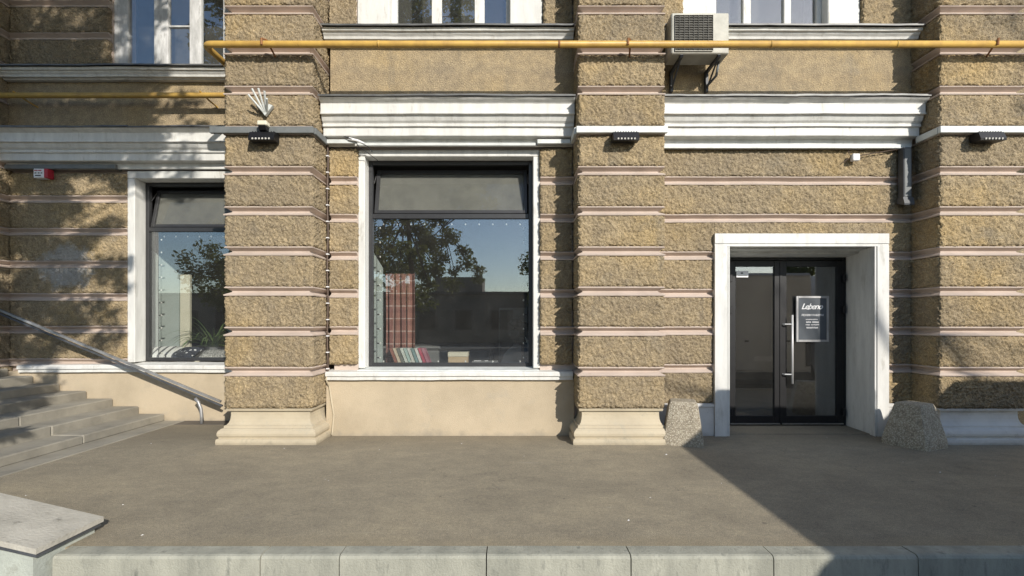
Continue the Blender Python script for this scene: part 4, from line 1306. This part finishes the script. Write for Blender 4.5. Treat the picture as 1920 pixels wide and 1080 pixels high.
def blade(L, bend, w):
    m = MB(); n = 7
    for i in range(n + 1):
        t = i / n
        r = L * t * (1 - .25 * bend * t); z = L * t * (.95 - .9 * bend * t)
        ww = w * math.sin(math.pi * min(.98, t * .9 + .08))
        m.v += [(r * bend * 1.3, -ww, z), (r * bend * 1.3, 0, z + ww * .3), (r * bend * 1.3, ww, z)]
    for i in range(n):
        a = i * 3
        m.f += [(a, a + 1, a + 4, a + 3), (a + 1, a + 2, a + 5, a + 4)]
    me = bpy.data.meshes.new('leaf'); me.from_pydata(m.v, [], m.f); me.materials.append(M['palm'])
    return me
bl = [blade(.62, .9, .012), blade(.75, .55, .012), blade(.5, 1.05, .014)]
for i in range(90):
    l = link('leaf', bl[i % 3], Vector((-5.42 + random.uniform(-.05, .05), 8.70 + random.uniform(-.05, .05), 1.13)), pl)
    l.rotation_euler = (0, random.uniform(-.25, .35), random.uniform(0, 6.283))
    l.scale = (random.uniform(.8, 1.4),) * 3
chair = thing('display_board', 'pale grey board leaning behind the palm in the recessed window', 'board', (-4.9, 8.88, .926))
MB().prism_y([(-5.30, 1.50), (-5.20, 1.60), (-4.5, 1.10), (-4.5, .927), (-4.9, .927)], 8.86, 8.90).build('board', 'sage', chair)

# ------------------------------------------------------------------ litter on the pavement
m = MB()
for i in range(34):
    x, y = random.uniform(-5, 5.5), random.uniform(3.5, 6.6)
    if random.random() < .3: y = random.uniform(6.2, 6.65)
    s_ = random.uniform(.004, .014); a = random.uniform(0, 6.28)
    c, sn = math.cos(a) * s_, math.sin(a) * s_ * 1.0
    h = .002 + s_ * .35
    m.add([(x + c, y + sn, .0), (x - sn * .6, y + c * .6, .0), (x - c, y - sn, .0), (x, y, h)], [(0, 1, 3), (1, 2, 3), (2, 0, 3), (0, 2, 1)])
lt = m.build('litter', 'paper', kind='stuff')
tag(lt, 'tiny pale scraps scattered over the asphalt pavement', 'litter')

# ------------------------------------------------------------------ street behind the viewer (lights, shades and mirrors in the glass)
def sun_pt(xs_, zs_, t, y0=YL):
    return Vector((xs_ + .60 * t, y0 - t, zs_ + .557 * t))

def leaf_cloud(m, c, r, n, size):
    for _ in range(n):
        d_ = Vector((random.gauss(0, 1), random.gauss(0, 1), random.gauss(0, 1)))
        d_ = d_.normalized() * r * random.random() ** .45
        p = c + Vector((d_.x, d_.y, d_.z * .75))
        a = Vector((random.gauss(0, 1), random.gauss(0, 1), random.gauss(0, .6))).normalized()
        b = a.cross(Vector((random.gauss(0, 1), random.gauss(0, 1), random.gauss(0, 1)))).normalized()
        s_ = size * random.uniform(.6, 1.2)
        m.add([p - a * s_, p + b * s_ * .45, p + a * s_, p - b * s_ * .45], [(0, 1, 2, 3)])

def tree(base, trunk_top, r0, clumps, label, size=.09, per=110):
    t = thing('street_tree', label, 'tree', base)
    base = Vector(base); tt = Vector(trunk_top)
    mid_ = base.lerp(tt, .5) + Vector((.12, .05, 0))
    wood = MB()
    wood.tube([base, base.lerp(mid_, .5), mid_, tt], r0, 12, r0 * .55)
    lv = MB()
    hubs = []
    for i, (c, r) in enumerate(clumps):
        leaf_cloud(lv, c, r, int(per * (r / .6) ** 2), size)
    # limbs: cluster clumps to hubs
    cs = [c for c, r in clumps]
    random.shuffle(cs)
    nh = max(4, len(cs) // 7)
    hubs = [tt.lerp(c, .62) for c in cs[:nh]]
    for h_ in hubs:
        k = tt.lerp(h_, .5) + Vector((0, 0, .2))
        wood.tube([tt - Vector((0, 0, .3)), k, h_], r0 * .42, 7, r0 * .2)
    for c in cs:
        h_ = min(hubs, key=lambda q: (q - c).length)
        wood.tube([h_, h_.lerp(c, .55) + Vector((0, 0, .08)), c], r0 * .18, 5, .012)
    wood.build('trunk', 'bark', t, smooth=True, fixn=False)
    lv.build('crown', 'leaf', t, fixn=False)
    return t

# tree whose shade dapples the recessed bay
cl = []
random.seed(21)
def shade(n, xa, xb, za, zb, ra, rb, keep=lambda x, z: True):
    for _ in range(n):
        xs_ = random.uniform(xa, xb); zs_ = random.uniform(za, zb)
        if keep(xs_, zs_):
            cl.append((sun_pt(xs_, zs_, random.uniform(5.8, 8.8)), random.uniform(ra, rb)))
shade(60, -13, -5.2, 6.2, 9.5, .5, .75)
shade(40, -13, -8.6, 1.5, 6.2, .4, .7)
shade(110, -8.6, -4.9, 3.9, 6.3, .2, .40, lambda x, z: x < -5.9 or random.random() < .45)
shade(92, -8.6, -6.25, .9, 3.9, .14, .30, lambda x, z: x < -7.0 or random.random() < .55)
shade(14, -9.5, -7.4, .1, 1.2, .15, .35)
shade(46, -10, -7.2, -1.8, .4, .14, .3)
for _ in range(44):   # low boughs seen mirrored in the shop window
    a = random.uniform(0, 6.28); r_ = random.uniform(.2, 2.1)
    cl.append((Vector((-3.2 + math.cos(a) * r_, -3.6 + math.sin(a) * r_ * .8, random.uniform(2.9, 6.6))), random.uniform(.25, .45)))
tree((-3.6, -3.4, -.15), (-3.7, -2.6, 6.4), .13, cl, 'leafy street tree across the pavement shading the recessed bay', .075, 620)
# sparse tree far to the right
cl = []
random.seed(5)
for xs_, zs_, r_ in ((5.95, 1.15, .16), (6.3, .95, .2), (6.6, 1.2, .18), (7.0, 1.0, .25), (6.5, 5.6, .3), (6.9, 5.2, .3), (6.75, 4.5, .22), (7.4, 4.8, .4), (2.35, 1.03, .14), (2.15, .98, .1), (4.7, 2.62, .12), (5.0, 2.75, .14), (8, 3, .5), (8.4, 5, .6), (8.8, 6, .7), (7.9, 6.6, .6), (9.2, 4.2, .6), (9.8, 5.5, .7), (7.2, 7.2, .5)):
    cl.append((sun_pt(xs_, zs_, random.uniform(12, 14), YP), r_))
tree((14.5, -7.2, -.15), (14.8, -7.0, 7.0), .2, cl, 'sparse street tree beyond the parked vans', .07, 120)
for i, (x, y) in enumerate(((-13, -13), (-20, -17), (-7.5, -19), (3.5, -22), (20, -20))):
    cl = []
    random.seed(40 + i)
    for _ in range(34):
        a = random.uniform(0, 6.28); r_ = random.uniform(0, 2.3)
        cl.append((Vector((x + math.cos(a) * r_, y + math.sin(a) * r_, random.uniform(2.6, 6.8))), random.uniform(.6, 1.0)))
    tree((x, y, -.15), (x + .2, y, 3.6), .2, cl, ('round street tree opposite the recessed bay', 'street tree at the far end of the opposite side', 'street tree before the low building with the roof box', 'street tree opposite the pilaster with trunking', 'round street tree behind the sparse one')[i], .17, 60)

# parked vans, square to the kerb, beyond the right edge of the picture
van = thing('parked_van', 'white box van parked square to the kerb next to the shop door', 'van', (6.4, .4, -.15), 'vans parked square to the kerb')
VX0, VX1 = 5.18, 7.35
ZV = 2.80
MB().prism_x([(-2.15, .25), (2.9, .25), (2.9, ZV - .06), (2.84, ZV), (-1.9, ZV), (-2.15, ZV - .12)], VX0, VX1).build('cargo_body', 'van_white', van)
MB().prism_x([(-2.18, .25), (-2.18, 1.9), (-2.7, 1.25), (-3.5, 1.05), (-3.6, .9), (-3.6, .3)], VX0 + .05, VX1 - .05).build('cab', 'van_white', van)
MB().prism_x([(-2.2, 1.86), (-2.72, 1.24), (-2.735, 1.25), (-2.215, 1.875)], VX0 + .15, VX1 - .15).build('windscreen', 'black', van)
for a, b in ((VX0 + .15, VX0 + 1.0), (VX1 - 1.0, VX1 - .15)):
    rd = MB().bbox(a, b, 2.902, 2.925, .4, ZV - .15, .01).build('rear_door', 'van_white', van)
    MB().bbox((a + b) / 2 - .05, (a + b) / 2 + .05, 2.927, 2.95, 1.1, 1.14, .004).build('door_handle', 'dark_grey', rd)
MB().bbox(VX0 + .75, VX1 - .75, 2.927, 2.94, .62, .75, .003).build('number_plate', 'paper', van)
MB().bbox(VX0 + .05, VX1 - .05, 2.902, 3.02, .18, .36, .02).build('bumper', 'dark_grey', van)
for x in (VX0 + .01, VX1 - .13):
    MB().bbox(x, x + .12, 2.904, 2.93, .5, 1.1, .008).build('tail_light', 'dark_grey', van)
for y in (1.9, -2.6):
    for x0 in (VX0 - .02, VX1 - .22):
        wl = MB().tube([(x0, y, .19), (x0 + .24, y, .19)], .34, 22).build('wheel', 'rubber', van, smooth=False)
        MB().tube([(x0 - .008, y, .19), (x0 + .248, y, .19)], .19, 16).build('rim', 'steel', wl)
v2 = van.copy(); COL.objects.link(v2); v2.location.x += 2.75; v2.location.y -= .1
v2['label'] = 'white box van parked square to the kerb on the outer side of another van'
for ch in list(van.children):
    c = ch.copy(); COL.objects.link(c); c.parent = v2
    for g in ch.children:
        d_ = g.copy(); COL.objects.link(d_); d_.parent = c

# low buildings across the street
def low_house(x0, x1, y, h, label, box=None):
    b_ = thing('low_building', label, 'building', ((x0 + x1) / 2, y, -.15))
    MB().box(x0, x1, y - 9, y, -.15, h).build('wall', 'opp_wall', b_)
    MB().bbox(x0 - .2, x1 + .2, y - 9.2, y + .25, h + .002, h + .25, .03).build('roof', 'opp_roof', b_)
    if box:
        MB().box(box[0], box[1], y - 5, y - 1, h + .26, h + box[2]).build('roof_box', 'opp_wall', b_)
    x = x0 + 1.2
    while x < x1 - 2:
        w_ = MB().bbox(x, x + 1.5, y + .003, y + .06, .9, 2.6, .01).build('window', 'opp_roof', b_)
        MB().box(x + .1, x + 1.4, y + .062, y + .07, 1.0, 2.5).build('pane', 'black', w_)
        x += 3.1
low_house(-34, 8, -27, 3.9, 'long low brown building across the street with a box on its roof', (-6.8, -2.6, 1.6))
low_house(8.6, 36, -29, 4.2, 'long low brown building across the street with a flat roof')
